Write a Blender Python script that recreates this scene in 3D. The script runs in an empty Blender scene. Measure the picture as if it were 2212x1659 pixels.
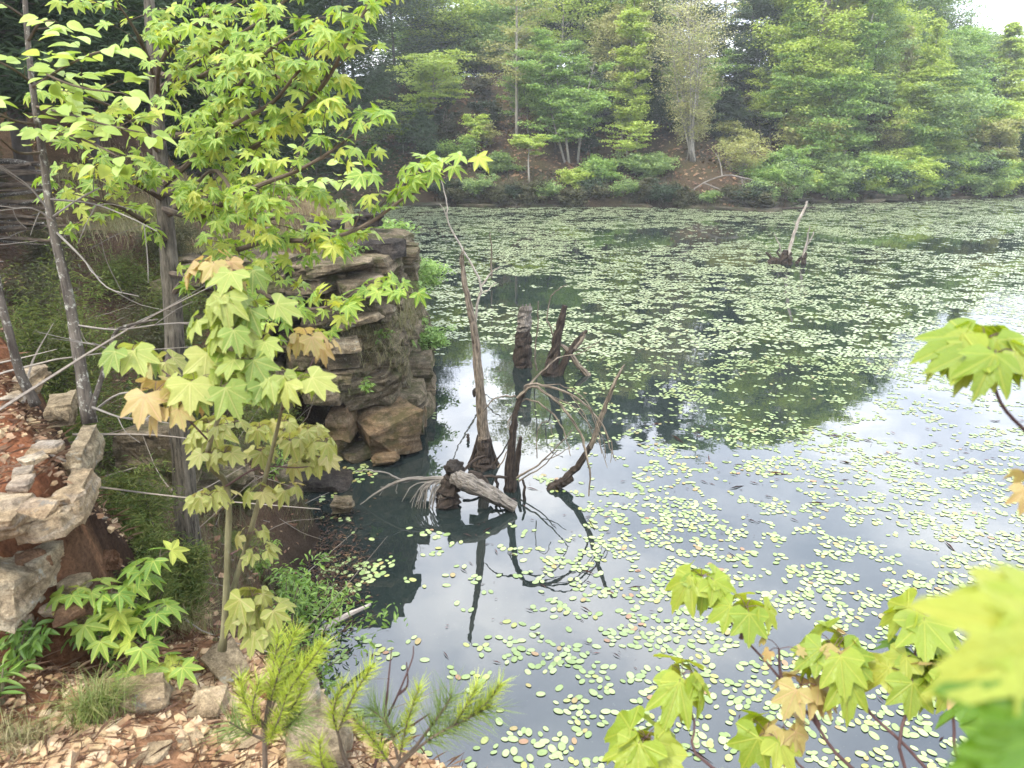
import bpy, bmesh, math, random
import numpy as np
from mathutils import Vector, noise
SC = bpy.context.scene; COL = SC.collection
rng = np.random.default_rng(7); random.seed(7)
R = math.radians
# ------------------------------------------------------------------ camera frame helpers (positions measured off the photo)
CAMZ = 4.0; PIT = R(19); FP = 1598.0
def ray(u, v):
    a = (u-1106)/FP; b = -(v-829.5)/FP
    return np.array([a, math.cos(PIT)+b*math.sin(PIT), -math.sin(PIT)+b*math.cos(PIT)])
C0 = np.array([0, 0, CAMZ])
def W(u, v, t): return C0+ray(u, v)*t
def WZ(u, v, z=0.0):
    d = ray(u, v); return C0+d*((z-CAMZ)/d[2])
def WY(u, v, y):
    d = ray(u, v); return C0+d*(y/d[1])
# ------------------------------------------------------------------ noise
def _h(ix, iy, s):
    n = (ix.astype(np.int64)*374761393+iy.astype(np.int64)*668265263+s*1274126177) & 0xffffffff
    n = ((n ^ (n >> 13))*1274126177) & 0xffffffff
    return ((n ^ (n >> 16)) & 0xffff)/65535.0
def vn(x, y, s=0):
    x = np.asarray(x, float); y = np.asarray(y, float)
    ix = np.floor(x); iy = np.floor(y); fx = x-ix; fy = y-iy
    fx = fx*fx*(3-2*fx); fy = fy*fy*(3-2*fy)
    a = _h(ix, iy, s); b = _h(ix+1, iy, s); c = _h(ix, iy+1, s); d = _h(ix+1, iy+1, s)
    return (a*(1-fx)+b*fx)*(1-fy)+(c*(1-fx)+d*fx)*fy
def fbm(x, y, o=4, s=0):
    r = 0; a = .5; t = 0
    for k in range(o):
        r = r+a*vn(np.asarray(x)*2**k+17.3*k, np.asarray(y)*2**k-9.1*k, s+k); t += a; a *= .5
    return r/t
def sst(a, b, x):
    t = np.clip((x-a)/(b-a), 0, 1); return t*t*(3-2*t)
def nz(a): return a/np.maximum(np.linalg.norm(a, axis=-1, keepdims=True), 1e-9)
# ------------------------------------------------------------------ terrain
POND = np.array([(-1.15,3.75),(-1.35,4.3),(-1.5,4.8),(-1.75,5.1),(-2.0,6.0),(-2.0,6.8),(-2.4,7.6),(-2.75,8.3),(-2.85,9.3),(-2.2,9.5),(-2.1,8.75),
    (-1.75,8.8),(-1.55,9.3),(-1.5,10),(-1.55,11.5),(-1.65,13),(-2.0,14.6),(-2.5,16.5),(-4.5,18.5),(-8,22),(-10,29),(-9.6,36),(-8.5,40.5),(-6,41.9),(-2.7,41.4),(0,40.9),(2.4,41.3),(7.4,41.3),
    (10,40.2),(12,39.2),(13,38.6),(14.5,40.6),(16.2,43.1),(21.3,44),(26,45.7),(32,47.7),(40,50),(52,52),(60,44),(58,25),(45,10),(25,3.5),(10,2.3),(4,2.3),(1.2,2.5),(0.1,2.7),(-0.6,3.1)])
BENCH = np.array([(-1.48,1.98),(-1.42,2.12),(-1.47,2.5),(-1.63,2.85),(-1.95,3.25),(-2.3,3.45),(-3.2,3.7),(-7,4.2),(-7,1.7),(-2.2,1.9),(-1.8,1.93)])
def sdist(px, py, poly):
    x = px.ravel(); y = py.ravel(); d = np.full(x.shape, 1e18); ins = np.zeros(x.shape, bool)
    n = len(poly)
    for i in range(n):
        ax, ay = poly[i]; bx, by = poly[(i+1) % n]
        ex, ey = bx-ax, by-ay
        t = np.clip(((x-ax)*ex+(y-ay)*ey)/(ex*ex+ey*ey), 0, 1)
        d = np.minimum(d, (x-ax-ex*t)**2+(y-ay-ey*t)**2)
        c = ((ay > y) != (by > y)) & (x < (bx-ax)*(y-ay)/(by-ay+1e-12)+ax)
        ins ^= c
    d = np.sqrt(d); return np.where(ins, -d, d).reshape(px.shape)
IDW = np.array([(0,0,2.45),(1.5,0,2.3),(3,0,2.2),(8,0,2.2),(-1,0,2.5),(-3,0,2.8),(-8,0,3.4),(0,-4,2.7),(8,-5,2.8),(-8,-5,3.4),
    (0,1.4,2.33),(-.6,1.6,2.36),(-1.2,1.7,2.4),(-.3,2.0,2.12),(-1.0,2.15,2.24),(-1.5,1.8,2.47),(-1.3,1.75,2.37),(-2.2,1.6,2.65),(-1.3,2.1,2.24),(-1.4,2.5,2.05),(-1.2,2.7,2.0),(-1.8,3.6,1.66),(-1.3,3.4,1.3),(-2.4,3.9,1.85),(-2.8,4.6,1.5),(-2.2,5,.7),
    (-3,5.8,1.1),(-4,5.2,2.2),(-3.6,6.6,1.25),(-2.9,7.4,.5),(-4.2,7.8,1.6),(-3.6,8.3,1.4),(-5.5,7,3.0),(-7,8,3.6),(-5,9.5,2.75),(-3.5,9.6,2.62),(-2.5,9.6,2.55),(-2.4,12,2.55),(-4,13,2.85),
    (-2.9,15,2.35),(-6,12,3.3),(-9,10,4.2),(-10,16,4.8),(-14,20,6),(-5,18,2.6),(-22,8,6),(-9,3.5,4),(.0,1.45,2.1),(.35,1.4,1.9),(.2,1.8,1.2),(.7,1.35,1.9),(1,1.9,1.0),(1.4,1.0,2.2),(2.5,1.2,1.6),(-.35,1.95,1.9),(14,0,2.2),(25,0,2.5)])
def hgt(x, y, micro=True):
    x = np.atleast_1d(np.asarray(x, float)); y = np.atleast_1d(np.asarray(y, float))
    num = np.zeros(x.shape); den = np.zeros(x.shape)
    for (px, py, pz) in IDW:
        w = 1/((x-px)**2+(y-py)**2+.02)**1.6
        num += w*pz; den += w
    near = num/den
    sd = sdist(x, y, POND)
    s = np.maximum(sd, 0)
    far = .75*sst(0, .9, s)+.44*np.clip(s-1, 0, 15.5)+.03*np.clip(s-16, 0, 300)
    far = far+(fbm(x*.25, y*.25, 4, 3)-.5)*1.6*sst(1, 6, s)
    k = np.maximum(sst(15, 26, y), sst(20, 40, np.abs(x)))
    land = near*(1-k)+far*k
    b = sdist(x, y, BENCH)
    bz = 2.97+.05*(y-2)+.10*np.clip(-b-.5, 0, 8)
    land = land+(np.maximum(bz, land)-land)*(1-sst(-.05, .03, b))
    if micro:
        land = land+(fbm(x*1.7, y*1.7, 4, 11)-.5)*.22*sst(.2, 1.2, s)*np.where(y > 3.2, 1, .35)+(fbm(x*9, y*9, 3, 21)-.5)*.035
    lim = .02+2.3*s
    land = np.minimum(land, lim)
    z = np.where(sd > 0, land, -.12-.45*np.minimum(-sd, 3))
    return z
def gz(x, y): return float(hgt(x, y)[0])
# ------------------------------------------------------------------ object helpers
def _root_off(o):
    v = np.zeros(3)
    while o is not None: v += np.array(o.location); o = o.parent
    return v
class MB:
    def __init__(s): s.v = []; s.f = []; s.a = []; s.n = 0; s.k = False
    def add(s, V, F, A=None):
        V = np.asarray(V, float).reshape(-1, 3)
        for f in (F if isinstance(F, list) else [F]):
            f = np.asarray(f, np.int64)
            if f.size: s.f.append(f+s.n)
        s.v.append(V); s.n += len(V); s.k = s.k or A is not None; s.a.append(np.zeros(V.shape) if A is None else np.asarray(A, float).reshape(-1, 3))
    def build(s, name, mat, parent=None, smooth=False):
        me = bpy.data.meshes.new(name)
        V = np.concatenate(s.v) if s.v else np.zeros((0, 3))
        if parent is not None: V = V-_root_off(parent)
        loops = np.concatenate([f.ravel() for f in s.f]); tot = np.concatenate([np.full(len(f), f.shape[1]) for f in s.f])
        st = np.concatenate([[0], np.cumsum(tot)[:-1]])
        me.vertices.add(len(V)); me.vertices.foreach_set('co', V.astype(np.float32).ravel())
        me.loops.add(len(loops)); me.loops.foreach_set('vertex_index', loops.astype(np.int32))
        me.polygons.add(len(tot)); me.polygons.foreach_set('loop_start', st.astype(np.int32)); me.polygons.foreach_set('loop_total', tot.astype(np.int32))
        me.polygons.foreach_set('use_smooth', np.full(len(tot), bool(smooth)))
        me.update(calc_edges=True)
        if s.k: me.attributes.new('grain', 'FLOAT_VECTOR', 'POINT').data.foreach_set('vector', np.concatenate(s.a).astype(np.float32).ravel())
        me.materials.append(mat)
        o = bpy.data.objects.new(name, me); COL.objects.link(o)
        if parent is not None: o.parent = parent
        return o
def tag(o, label=None, cat=None, group=None, kind=None):
    if label: o['label'] = label
    if cat: o['category'] = cat
    if group: o['group'] = group
    if kind: o['kind'] = kind
    return o
def thing(name, label, cat, loc, group=None):
    o = bpy.data.objects.new(name, None); COL.objects.link(o); o.location = Vector([float(c) for c in loc]); o.empty_display_size = .1
    return tag(o, label, cat, group)
def smooth_path(P, n=4):
    P = np.asarray(P, float)
    if len(P) < 3: 
        t = np.linspace(0, 1, n+1)[:, None]; return P[0]*(1-t)+P[-1]*t
    Q = np.vstack([2*P[0]-P[1], P, 2*P[-1]-P[-2]]); out = []
    for i in range(1, len(Q)-2):
        p0, p1, p2, p3 = Q[i-1:i+3]
        for k in range(n):
            t = k/n
            out.append(.5*((2*p1)+(-p0+p2)*t+(2*p0-5*p1+4*p2-p3)*t*t+(-p0+3*p1-3*p2+p3)*t**3))
    out.append(P[-1]); return np.array(out)
def tube(mb, P, r, n=6, rough=0.0, cap=True):
    P = np.asarray(P, float); m = len(P)
    r = np.interp(np.linspace(0, 1, m), np.linspace(0, 1, len(np.atleast_1d(r))), np.atleast_1d(r)) if np.ndim(r) else np.full(m, r)
    T = nz(np.gradient(P, axis=0))
    up = np.array([0, 0, 1.]) if abs(T[0][2]) < .9 else np.array([1., 0, 0])
    X = nz(np.cross(T[0], up)); ang = np.arange(n)*2*math.pi/n; V = []; A = []; Ls = pathlen(P); o0 = rng.uniform(0, 40)
    for i in range(m):
        X = nz(X-T[i]*np.dot(X, T[i])); Y = np.cross(T[i], X)
        rr = r[i]*(1+rough*(rng.random(n)-.5)*2)
        V.append(P[i]+np.outer(np.cos(ang)*rr, X)+np.outer(np.sin(ang)*rr, Y)); A.append(np.c_[np.cos(ang)*rr+o0, np.sin(ang)*rr, np.full(n, Ls[i])])
    V = np.concatenate(V); i = np.arange(m-1)[:, None]*n; j = np.arange(n)[None]; k = (j+1) % n
    F = np.stack([i+j, i+k, i+n+k, i+n+j], -1).reshape(-1, 4)
    L = [F]
    if cap: L.append(np.array([list(range((m-1)*n, m*n))])); L.append(np.array([list(range(n))[::-1]]))
    mb.add(V, L, np.concatenate(A))
def pathlen(P): return np.concatenate([[0], np.cumsum(np.linalg.norm(np.diff(P, axis=0), axis=1))])
def along(P, s):
    L = pathlen(P); s = np.atleast_1d(s)*L[-1]
    pos = np.stack([np.interp(s, L, P[:, k]) for k in range(3)], -1)
    T = nz(np.gradient(P, axis=0)); tan = nz(np.stack([np.interp(s, L, T[:, k]) for k in range(3)], -1))
    return pos, tan
def place(mb, tm, P, D, N, S, wx=None, attr=False):
    V, F = tm; P = np.asarray(P, float).reshape(-1, 3); D = nz(np.asarray(D, float).reshape(-1, 3)); N = np.asarray(N, float).reshape(-1, 3)
    S = np.broadcast_to(np.asarray(S, float), (len(P),)); wx = S if wx is None else np.broadcast_to(wx, (len(P),))
    X = nz(np.cross(D, N)); Z = np.cross(X, D)
    A = P[:, None]+V[None, :, 0:1]*X[:, None]*wx[:, None, None]+V[None, :, 1:2]*D[:, None]*S[:, None, None]+V[None, :, 2:3]*Z[:, None]*S[:, None, None]
    off = (np.arange(len(P))*len(V))[:, None, None]
    mb.add(A.reshape(-1, 3), [(f[None]+off).reshape(-1, f.shape[1]) for f in (F if isinstance(F, list) else [F])], np.tile(V, (len(P), 1)) if attr else None)
# ------------------------------------------------------------------ materials
def newmat(name):
    m = bpy.data.materials.new(name); m.use_nodes = True; nt = m.node_tree; nt.nodes.clear()
    return m, nt
def nd(nt, typ, ins=None, **kw):
    n = nt.nodes.new(typ)
    for k, v in kw.items(): setattr(n, k, v)
    for k, v in (ins or {}).items():
        s = n.inputs[k]
        if isinstance(v, bpy.types.NodeSocket): nt.links.new(v, s)
        else: s.default_value = v
    return n
def c4(c): return (c[0], c[1], c[2], 1)
def ramp(nt, fac, stops, interp='LINEAR'):
    n = nd(nt, 'ShaderNodeValToRGB', {'Fac': fac}); cr = n.color_ramp; cr.interpolation = interp
    while len(cr.elements) < len(stops): cr.elements.new(.5)
    for e, (p, c) in zip(cr.elements, stops): e.position = p; e.color = c4(c)
    return n.outputs['Color']
def mixc(nt, f, a, b, mode='MIX'):
    n = nd(nt, 'ShaderNodeMix', data_type='RGBA', blend_type=mode)
    for i, v in ((0, f), (6, a), (7, b)):
        if isinstance(v, bpy.types.NodeSocket): nt.links.new(v, n.inputs[i])
        else: n.inputs[i].default_value = v if i == 0 else c4(v)
    return n.outputs[2]
def posn(nt, sc=(1, 1, 1)):
    g = nd(nt, 'ShaderNodeNewGeometry'); m = nd(nt, 'ShaderNodeMapping', {'Vector': g.outputs['Position'], 'Scale': sc}); return m.outputs['Vector']
def objp(nt, sc=(1, 1, 1)):
    g = nd(nt, 'ShaderNodeTexCoord'); m = nd(nt, 'ShaderNodeMapping', {'Vector': g.outputs['Object'], 'Scale': sc}); return m.outputs['Vector']
def noi(nt, vec, scale, det=5, rough=.6): return nd(nt, 'ShaderNodeTexNoise', {'Vector': vec, 'Scale': scale, 'Detail': det, 'Roughness': rough}).outputs['Fac']
def out(nt, sh): nd(nt, 'ShaderNodeOutputMaterial', {'Surface': sh})
def leafmat(name, cols, trans=.35, rough=.42, tb=1.5, spec=.4, veins=None):
    m, nt = newmat(name); g = nd(nt, 'ShaderNodeNewGeometry')
    n = len(cols); c = ramp(nt, g.outputs['Random Per Island'], [(i/max(1, n-1), cc) for i, cc in enumerate(cols)])
    c = mixc(nt, noi(nt, g.outputs['Position'], 60, 3), c, mixc(nt, .5, c, (cols[0][0]*.7, cols[0][1]*.75, cols[0][2]*.6)))
    pin = {}
    if veins:
        at = nd(nt, 'ShaderNodeAttribute', attribute_name='grain'); sp = nd(nt, 'ShaderNodeSeparateXYZ', {0: at.outputs['Vector']})
        mt = lambda op, a, b=0.0: nd(nt, 'ShaderNodeMath', {0: a, 1: b}, operation=op).outputs[0]
        ax = mt('ABSOLUTE', sp.outputs[0]); yy = sp.outputs[1]; d = ax
        for va in veins: d = mt('MINIMUM', d, mt('ABSOLUTE', mt('SUBTRACT', mt('MULTIPLY', ax, math.cos(R(va))), mt('MULTIPLY', yy, math.sin(R(va))))))
        side = mt('ABSOLUTE', mt('SUBTRACT', mt('FRACT', mt('MULTIPLY', mt('SUBTRACT', yy, mt('MULTIPLY', d, .9)), 9.0)), .5))
        vm = mt('MAXIMUM', ramp(nt, d, [(.006, (1, 1, 1)), (.028, (0, 0, 0))]), mt('MULTIPLY', ramp(nt, side, [(.0, (1, 1, 1)), (.10, (0, 0, 0))]), .4))
        c = mixc(nt, mt('MULTIPLY', vm, .45), c, (cols[-1][0]*1.35, cols[-1][1]*1.3, cols[-1][2]*1.6))
        hh = mt('ADD', vm, mt('MULTIPLY', noi(nt, g.outputs['Position'], 90, 3), .8)); pin['Normal'] = nd(nt, 'ShaderNodeBump', {'Strength': .45, 'Distance': .004, 'Height': hh}).outputs[0]
    p = nd(nt, 'ShaderNodeBsdfPrincipled', dict(pin, **{'Base Color': c, 'Roughness': rough, 'Specular IOR Level': spec}))
    hs = nd(nt, 'ShaderNodeHueSaturation', {'Hue': .49, 'Saturation': 1.1, 'Value': tb, 'Color': c})
    t = nd(nt, 'ShaderNodeBsdfTranslucent', {'Color': hs.outputs['Color']})
    mx = nd(nt, 'ShaderNodeMixShader', {'Fac': trans, 1: p.outputs[0], 2: t.outputs[0]})
    out(nt, mx.outputs[0]); return m
def barkmat(name, a, b, lich=None, scale=30, la=.62, bump=.5, zs=.14):
    m, nt = newmat(name); at = nd(nt, 'ShaderNodeAttribute', attribute_name='grain').outputs['Vector']
    v = nd(nt, 'ShaderNodeMapping', {'Vector': at, 'Scale': (1, 1, zs)}).outputs['Vector']
    f = noi(nt, v, scale, 7, .72); c = ramp(nt, f, [(.36, a), (.64, b)])
    c = mixc(nt, .6, c, ramp(nt, noi(nt, at, 9, 4, .6), [(.3, (.45, .42, .4)), (.65, (1.1, 1.08, 1.05))]), 'MULTIPLY')
    if lich:
        l = noi(nt, at, 38, 5, .7); c = mixc(nt, ramp(nt, l, [(la, (0, 0, 0)), (la+.1, (.85, .85, .85))]), c, lich)
    bp = nd(nt, 'ShaderNodeBump', {'Strength': bump, 'Distance': .02, 'Height': f})
    p = nd(nt, 'ShaderNodeBsdfPrincipled', {'Base Color': c, 'Roughness': .9, 'Specular IOR Level': .12, 'Normal': bp.outputs[0]}); out(nt, p.outputs[0]); return m
def rockmat(name, cols, lich=None, moss=None, scale=3.0, strat=8, wet=False):
    m, nt = newmat(name); v = posn(nt); vs = posn(nt, (.35, .35, strat))
    f = noi(nt, v, scale, 8, .62); s = noi(nt, vs, 2.2, 5, .6)
    n = len(cols); c = ramp(nt, f, [(.28+.44*i/(n-1), k) for i, k in enumerate(cols)])
    c = mixc(nt, .55, c, ramp(nt, s, [(.3, tuple(k*.55 for k in cols[0])), (.52, cols[n//2]), (.7, tuple(min(.6, k*1.25) for k in cols[-1]))]))
    fi = noi(nt, v, 45, 6, .7); c = mixc(nt, .6, c, ramp(nt, fi, [(.32, (.25, .24, .22)), (.6, (1.1, 1.1, 1.08))]), 'MULTIPLY'); c = mixc(nt, .5, c, ramp(nt, noi(nt, v, 190, 5, .75), [(.35, (.3, .28, .26)), (.58, (1.1, 1.1, 1.1))]), 'MULTIPLY')
    fm = noi(nt, v, 12, 6, .72); c = mixc(nt, .75, c, ramp(nt, fm, [(.36, (.36, .34, .32)), (.6, (1.12, 1.1, 1.06))]), 'MULTIPLY')
    if lich:
        l = noi(nt, v, 14, 5, .7); c = mixc(nt, ramp(nt, l, [(.6, (0, 0, 0)), (.66, (.8, .8, .8))]), c, lich)
    if moss:
        l = noi(nt, v, 3.2, 7, .75); c = mixc(nt, ramp(nt, l, [(.47, (0, 0, 0)), (.6, (.85, .85, .85))]), c, moss)
    f9 = noi(nt, v, 160, 4, .7); h0 = nd(nt, 'ShaderNodeMath', {0: s, 1: fi}, operation='ADD'); h = nd(nt, 'ShaderNodeMath', {0: h0.outputs[0], 1: f9}, operation='ADD')
    bp = nd(nt, 'ShaderNodeBump', {'Strength': .9, 'Distance': .03, 'Height': h.outputs[0]})
    p = nd(nt, 'ShaderNodeBsdfPrincipled', {'Base Color': c, 'Roughness': .9, 'Specular IOR Level': .08, 'Normal': bp.outputs[0]}); out(nt, p.outputs[0]); return m
def islandmat(name, cols, rough=.85, bump=True):
    m, nt = newmat(name); g = nd(nt, 'ShaderNodeNewGeometry'); n = len(cols)
    c = ramp(nt, g.outputs['Random Per Island'], [(i/(n-1), k) for i, k in enumerate(cols)])
    f = noi(nt, g.outputs['Position'], 70, 5, .7); c = mixc(nt, .6, c, ramp(nt, f, [(.3, (.45, .42, .4)), (.65, (1, 1, 1))]), 'MULTIPLY')
    bp = nd(nt, 'ShaderNodeBump', {'Strength': .5, 'Distance': .01, 'Height': f})
    p = nd(nt, 'ShaderNodeBsdfPrincipled', {'Base Color': c, 'Roughness': rough, 'Specular IOR Level': .25, 'Normal': bp.outputs[0]}); out(nt, p.outputs[0]); return m
M = {}
MV = (41, 86)
M['sweet'] = leafmat('sweetgum_leaf', [(.14,.25,.04),(.21,.33,.055),(.30,.41,.085),(.44,.45,.08)], .42, veins=(47, 100))
M['tupelo'] = leafmat('oval_leaf', [(.26,.36,.08),(.34,.44,.11),(.42,.50,.14)], .38, veins=())
M['maple'] = leafmat('maple_leaf', [(.13,.20,.03),(.22,.29,.05),(.31,.36,.08),(.39,.39,.11)], .4, veins=MV)
M['mapleR'] = leafmat('young_red_leaf', [(.34,.24,.09),(.35,.31,.10),(.40,.25,.12)], .36, veins=MV)
M['mapleB'] = leafmat('bronze_green_leaf', [(.20,.22,.05),(.28,.29,.08),(.24,.27,.06),(.34,.28,.11)], .34, veins=MV)
M['mapleF'] = leafmat('fresh_maple_leaf', [(.18,.26,.025),(.26,.33,.035),(.35,.37,.055)], .42, veins=MV)
M['mapleD'] = leafmat('deep_green_leaf', [(.08,.17,.01),(.12,.22,.015)], .4, veins=MV)
M['shrub'] = leafmat('shrub_leaf', [(.09,.17,.03),(.16,.27,.05),(.25,.36,.08)], .3)
M['feather'] = leafmat('feathery_leaf', [(.18,.30,.08),(.26,.40,.11),(.36,.48,.15)], .35)
M['farA'] = leafmat('far_leaf_yellow_green', [(.24,.34,.07),(.38,.48,.10),(.56,.63,.19)], .4)
M['farB'] = leafmat('far_leaf_mid_green', [(.13,.23,.065),(.24,.37,.10),(.40,.53,.15)], .38)
M['farC'] = leafmat('far_leaf_soft_green', [(.12,.20,.07),(.22,.32,.11),(.38,.48,.17)], .36)
M['farY'] = leafmat('far_bud_yellow', [(.34,.34,.15),(.44,.43,.19),(.32,.36,.12)], .3)
M['farO'] = leafmat('far_bud_bronze', [(.30,.30,.10),(.38,.38,.14),(.28,.34,.10)], .3)
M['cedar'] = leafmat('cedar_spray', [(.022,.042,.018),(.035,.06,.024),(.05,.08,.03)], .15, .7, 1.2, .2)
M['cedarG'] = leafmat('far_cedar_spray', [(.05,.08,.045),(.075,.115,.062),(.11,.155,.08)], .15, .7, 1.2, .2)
M['cedarD'] = leafmat('shaded_cedar_spray', [(.03,.05,.028),(.045,.07,.036),(.06,.09,.045)], .15, .7, 1.2, .2)  # darker copy of the far cedar: shade of the forest gaps put into colour
M['cedarB'] = leafmat('brown_cedar_spray', [(.06,.065,.03),(.09,.085,.04),(.08,.09,.04)], .15, .7, 1.2, .2)
M['juniper'] = leafmat('juniper_spray', [(.05,.085,.018),(.10,.125,.028),(.16,.165,.045)], .2, .7, 1.2, .2)
M['needle'] = leafmat('pine_needle', [(.24,.32,.04),(.36,.44,.06),(.48,.52,.09)], .25, .45, 1.3)
M['needleD'] = leafmat('old_pine_needle', [(.10,.17,.04),(.16,.22,.05),(.20,.25,.07)], .2, .45, 1.3)
M['grass'] = leafmat('grass_blade', [(.10,.15,.03),(.18,.22,.06),(.30,.27,.12)], .25, .5, 1.2)
M['undergrass'] = leafmat('undergrowth_blade', [(.045,.055,.018),(.10,.10,.04),(.17,.14,.075),(.07,.085,.022),(.12,.09,.05)], .2, .6, 1.2)
M['bankgrass'] = leafmat('bank_blade', [(.03,.04,.015),(.07,.07,.03),(.12,.09,.05),(.05,.08,.025)], .15, .6, 1.2)
M['drygrass'] = leafmat('dry_grass_blade', [(.14,.15,.05),(.24,.20,.10),(.34,.28,.16),(.16,.2,.05)], .2, .6, 1.2)
M['litter'] = islandmat('fallen_leaf', [(.10,.055,.03),(.18,.10,.06),(.30,.20,.12),(.14,.07,.045)])
M['debris'] = islandmat('soaked_debris', [(.03,.018,.012),(.06,.035,.022),(.025,.02,.015),(.10,.05,.03),(.05,.035,.02),(.16,.10,.05)])
M['reddebris'] = islandmat('reddish_water_debris', [(.10,.04,.04),(.03,.02,.02),(.16,.07,.06),(.05,.035,.03),(.32,.14,.13)])
M['stick'] = islandmat('dead_stick', [(.16,.13,.10),(.28,.25,.21),(.10,.08,.06)])
M['gravel'] = islandmat('gravel_stone', [(.20,.10,.055),(.40,.28,.15),(.54,.41,.24),(.27,.15,.08),(.40,.28,.17),(.52,.41,.27)])
M['bark'] = barkmat('grey_ridged_bark', (.022,.020,.016), (.155,.14,.11), (.22,.22,.18), 48, .66, 1.0)
M['barkL'] = barkmat('lichen_bark', (.035,.03,.026), (.13,.115,.095), (.34,.34,.29), 45, .55)
M['twig'] = barkmat('brown_twig', (.07,.055,.04), (.15,.12,.09), None, 40)
M['stemY'] = barkmat('olive_stem', (.10,.095,.05), (.22,.21,.12), (.3,.3,.24), 30, .66)
M['twigR'] = barkmat('purple_twig', (.06,.035,.035), (.12,.075,.07), None, 40)
M['barkF'] = barkmat('pale_far_bark', (.20,.19,.16), (.38,.36,.31), None, 6)
M['fallen'] = barkmat('grey_fallen_bark', (.12,.11,.095), (.27,.25,.22), None, 12)
M['barkD'] = barkmat('dark_far_bark', (.05,.045,.04), (.12,.105,.09), None, 6)
M['snag'] = barkmat('weathered_dead_wood', (.045,.036,.028), (.30,.25,.19), (.34,.31,.26), 55, .66, .9)
M['snagD'] = barkmat('wet_dead_wood', (.010,.009,.008), (.085,.066,.052), None, 50, .6, 1.0)
M['snagG'] = barkmat('lichen_dead_wood', (.045,.04,.035), (.30,.27,.23), (.36,.37,.31), 55, .6, 1.0)
M['pale'] = barkmat('bleached_branch', (.24,.21,.18), (.46,.42,.37), None, 30)
M['rock'] = rockmat('tan_sandstone', [(.34,.22,.13),(.62,.48,.31),(.78,.66,.48)], (.24,.23,.20))
M['rockG'] = rockmat('lichened_sandstone', [(.24,.175,.11),(.48,.39,.26),(.62,.53,.39)], (.42,.42,.36))
M['cliff'] = rockmat('grey_brown_sandstone', [(.05,.042,.03),(.20,.165,.115),(.46,.38,.265)], (.26,.245,.18), (.055,.06,.02), 3.8)
M['cliffO'] = rockmat('ochre_sandstone', [(.11,.075,.045),(.29,.205,.125),(.31,.25,.18)], (.22,.2,.14), (.08,.07,.03), 2.0)
M['cliffD'] = rockmat('dark_slab_stone', [(.035,.032,.03),(.07,.062,.055),(.12,.10,.085)], None, None, 3)
M['bankrock'] = rockmat('earth_stained_stone', [(.12,.06,.035),(.26,.15,.09),(.36,.24,.15)])
M['farrock'] = rockmat('far_bank_stone', [(.03,.026,.021),(.08,.07,.055),(.22,.195,.155)], None, (.035,.045,.015), 1.2, 5)
# ground: colour comes from a per-point soil attribute
m, nt = newmat('soil'); M['ground'] = m
a = nd(nt, 'ShaderNodeAttribute', attribute_name='soil'); v = posn(nt)
f1 = noi(nt, v, 6, 8, .7); f2 = noi(nt, v, 55, 6, .75)
c = mixc(nt, .8, a.outputs['Color'], ramp(nt, f1, [(.3, (.45, .42, .40)), (.7, (1.25, 1.2, 1.15))]), 'MULTIPLY')
c = mixc(nt, .8, c, ramp(nt, f2, [(.32, (.35, .33, .32)), (.62, (1.3, 1.25, 1.2))]), 'MULTIPLY')
h = nd(nt, 'ShaderNodeMath', {0: f1, 1: f2}, operation='ADD')
bp = nd(nt, 'ShaderNodeBump', {'Strength': .8, 'Distance': .04, 'Height': h.outputs[0]})
p = nd(nt, 'ShaderNodeBsdfPrincipled', {'Base Color': c, 'Roughness': .95, 'Specular IOR Level': .05, 'Normal': bp.outputs[0]}); out(nt, p.outputs[0])
# water: dark, slightly murky, nearly still
m, nt = newmat('pond_water'); M['water'] = m
v = posn(nt); f = noi(nt, v, 3.0, 3, .5)
bp = nd(nt, 'ShaderNodeBump', {'Strength': .012, 'Distance': .1, 'Height': f})
cw = ramp(nt, noi(nt, v, .35, 3), [(.35, (.011, .016, .016)), (.7, (.016, .024, .021))])
sp = nd(nt, 'ShaderNodeTexVoronoi', {'Vector': v, 'Scale': 26}); 
cw = mixc(nt, ramp(nt, sp.outputs['Distance'], [(.035, (.55, .55, .55)), (.06, (0, 0, 0))]), cw, (.30, .32, .22))
p = nd(nt, 'ShaderNodeBsdfPrincipled', {'Base Color': cw, 'Roughness': .0, 'IOR': 1.85, 'Normal': bp.outputs[0]}); out(nt, p.outputs[0])
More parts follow.
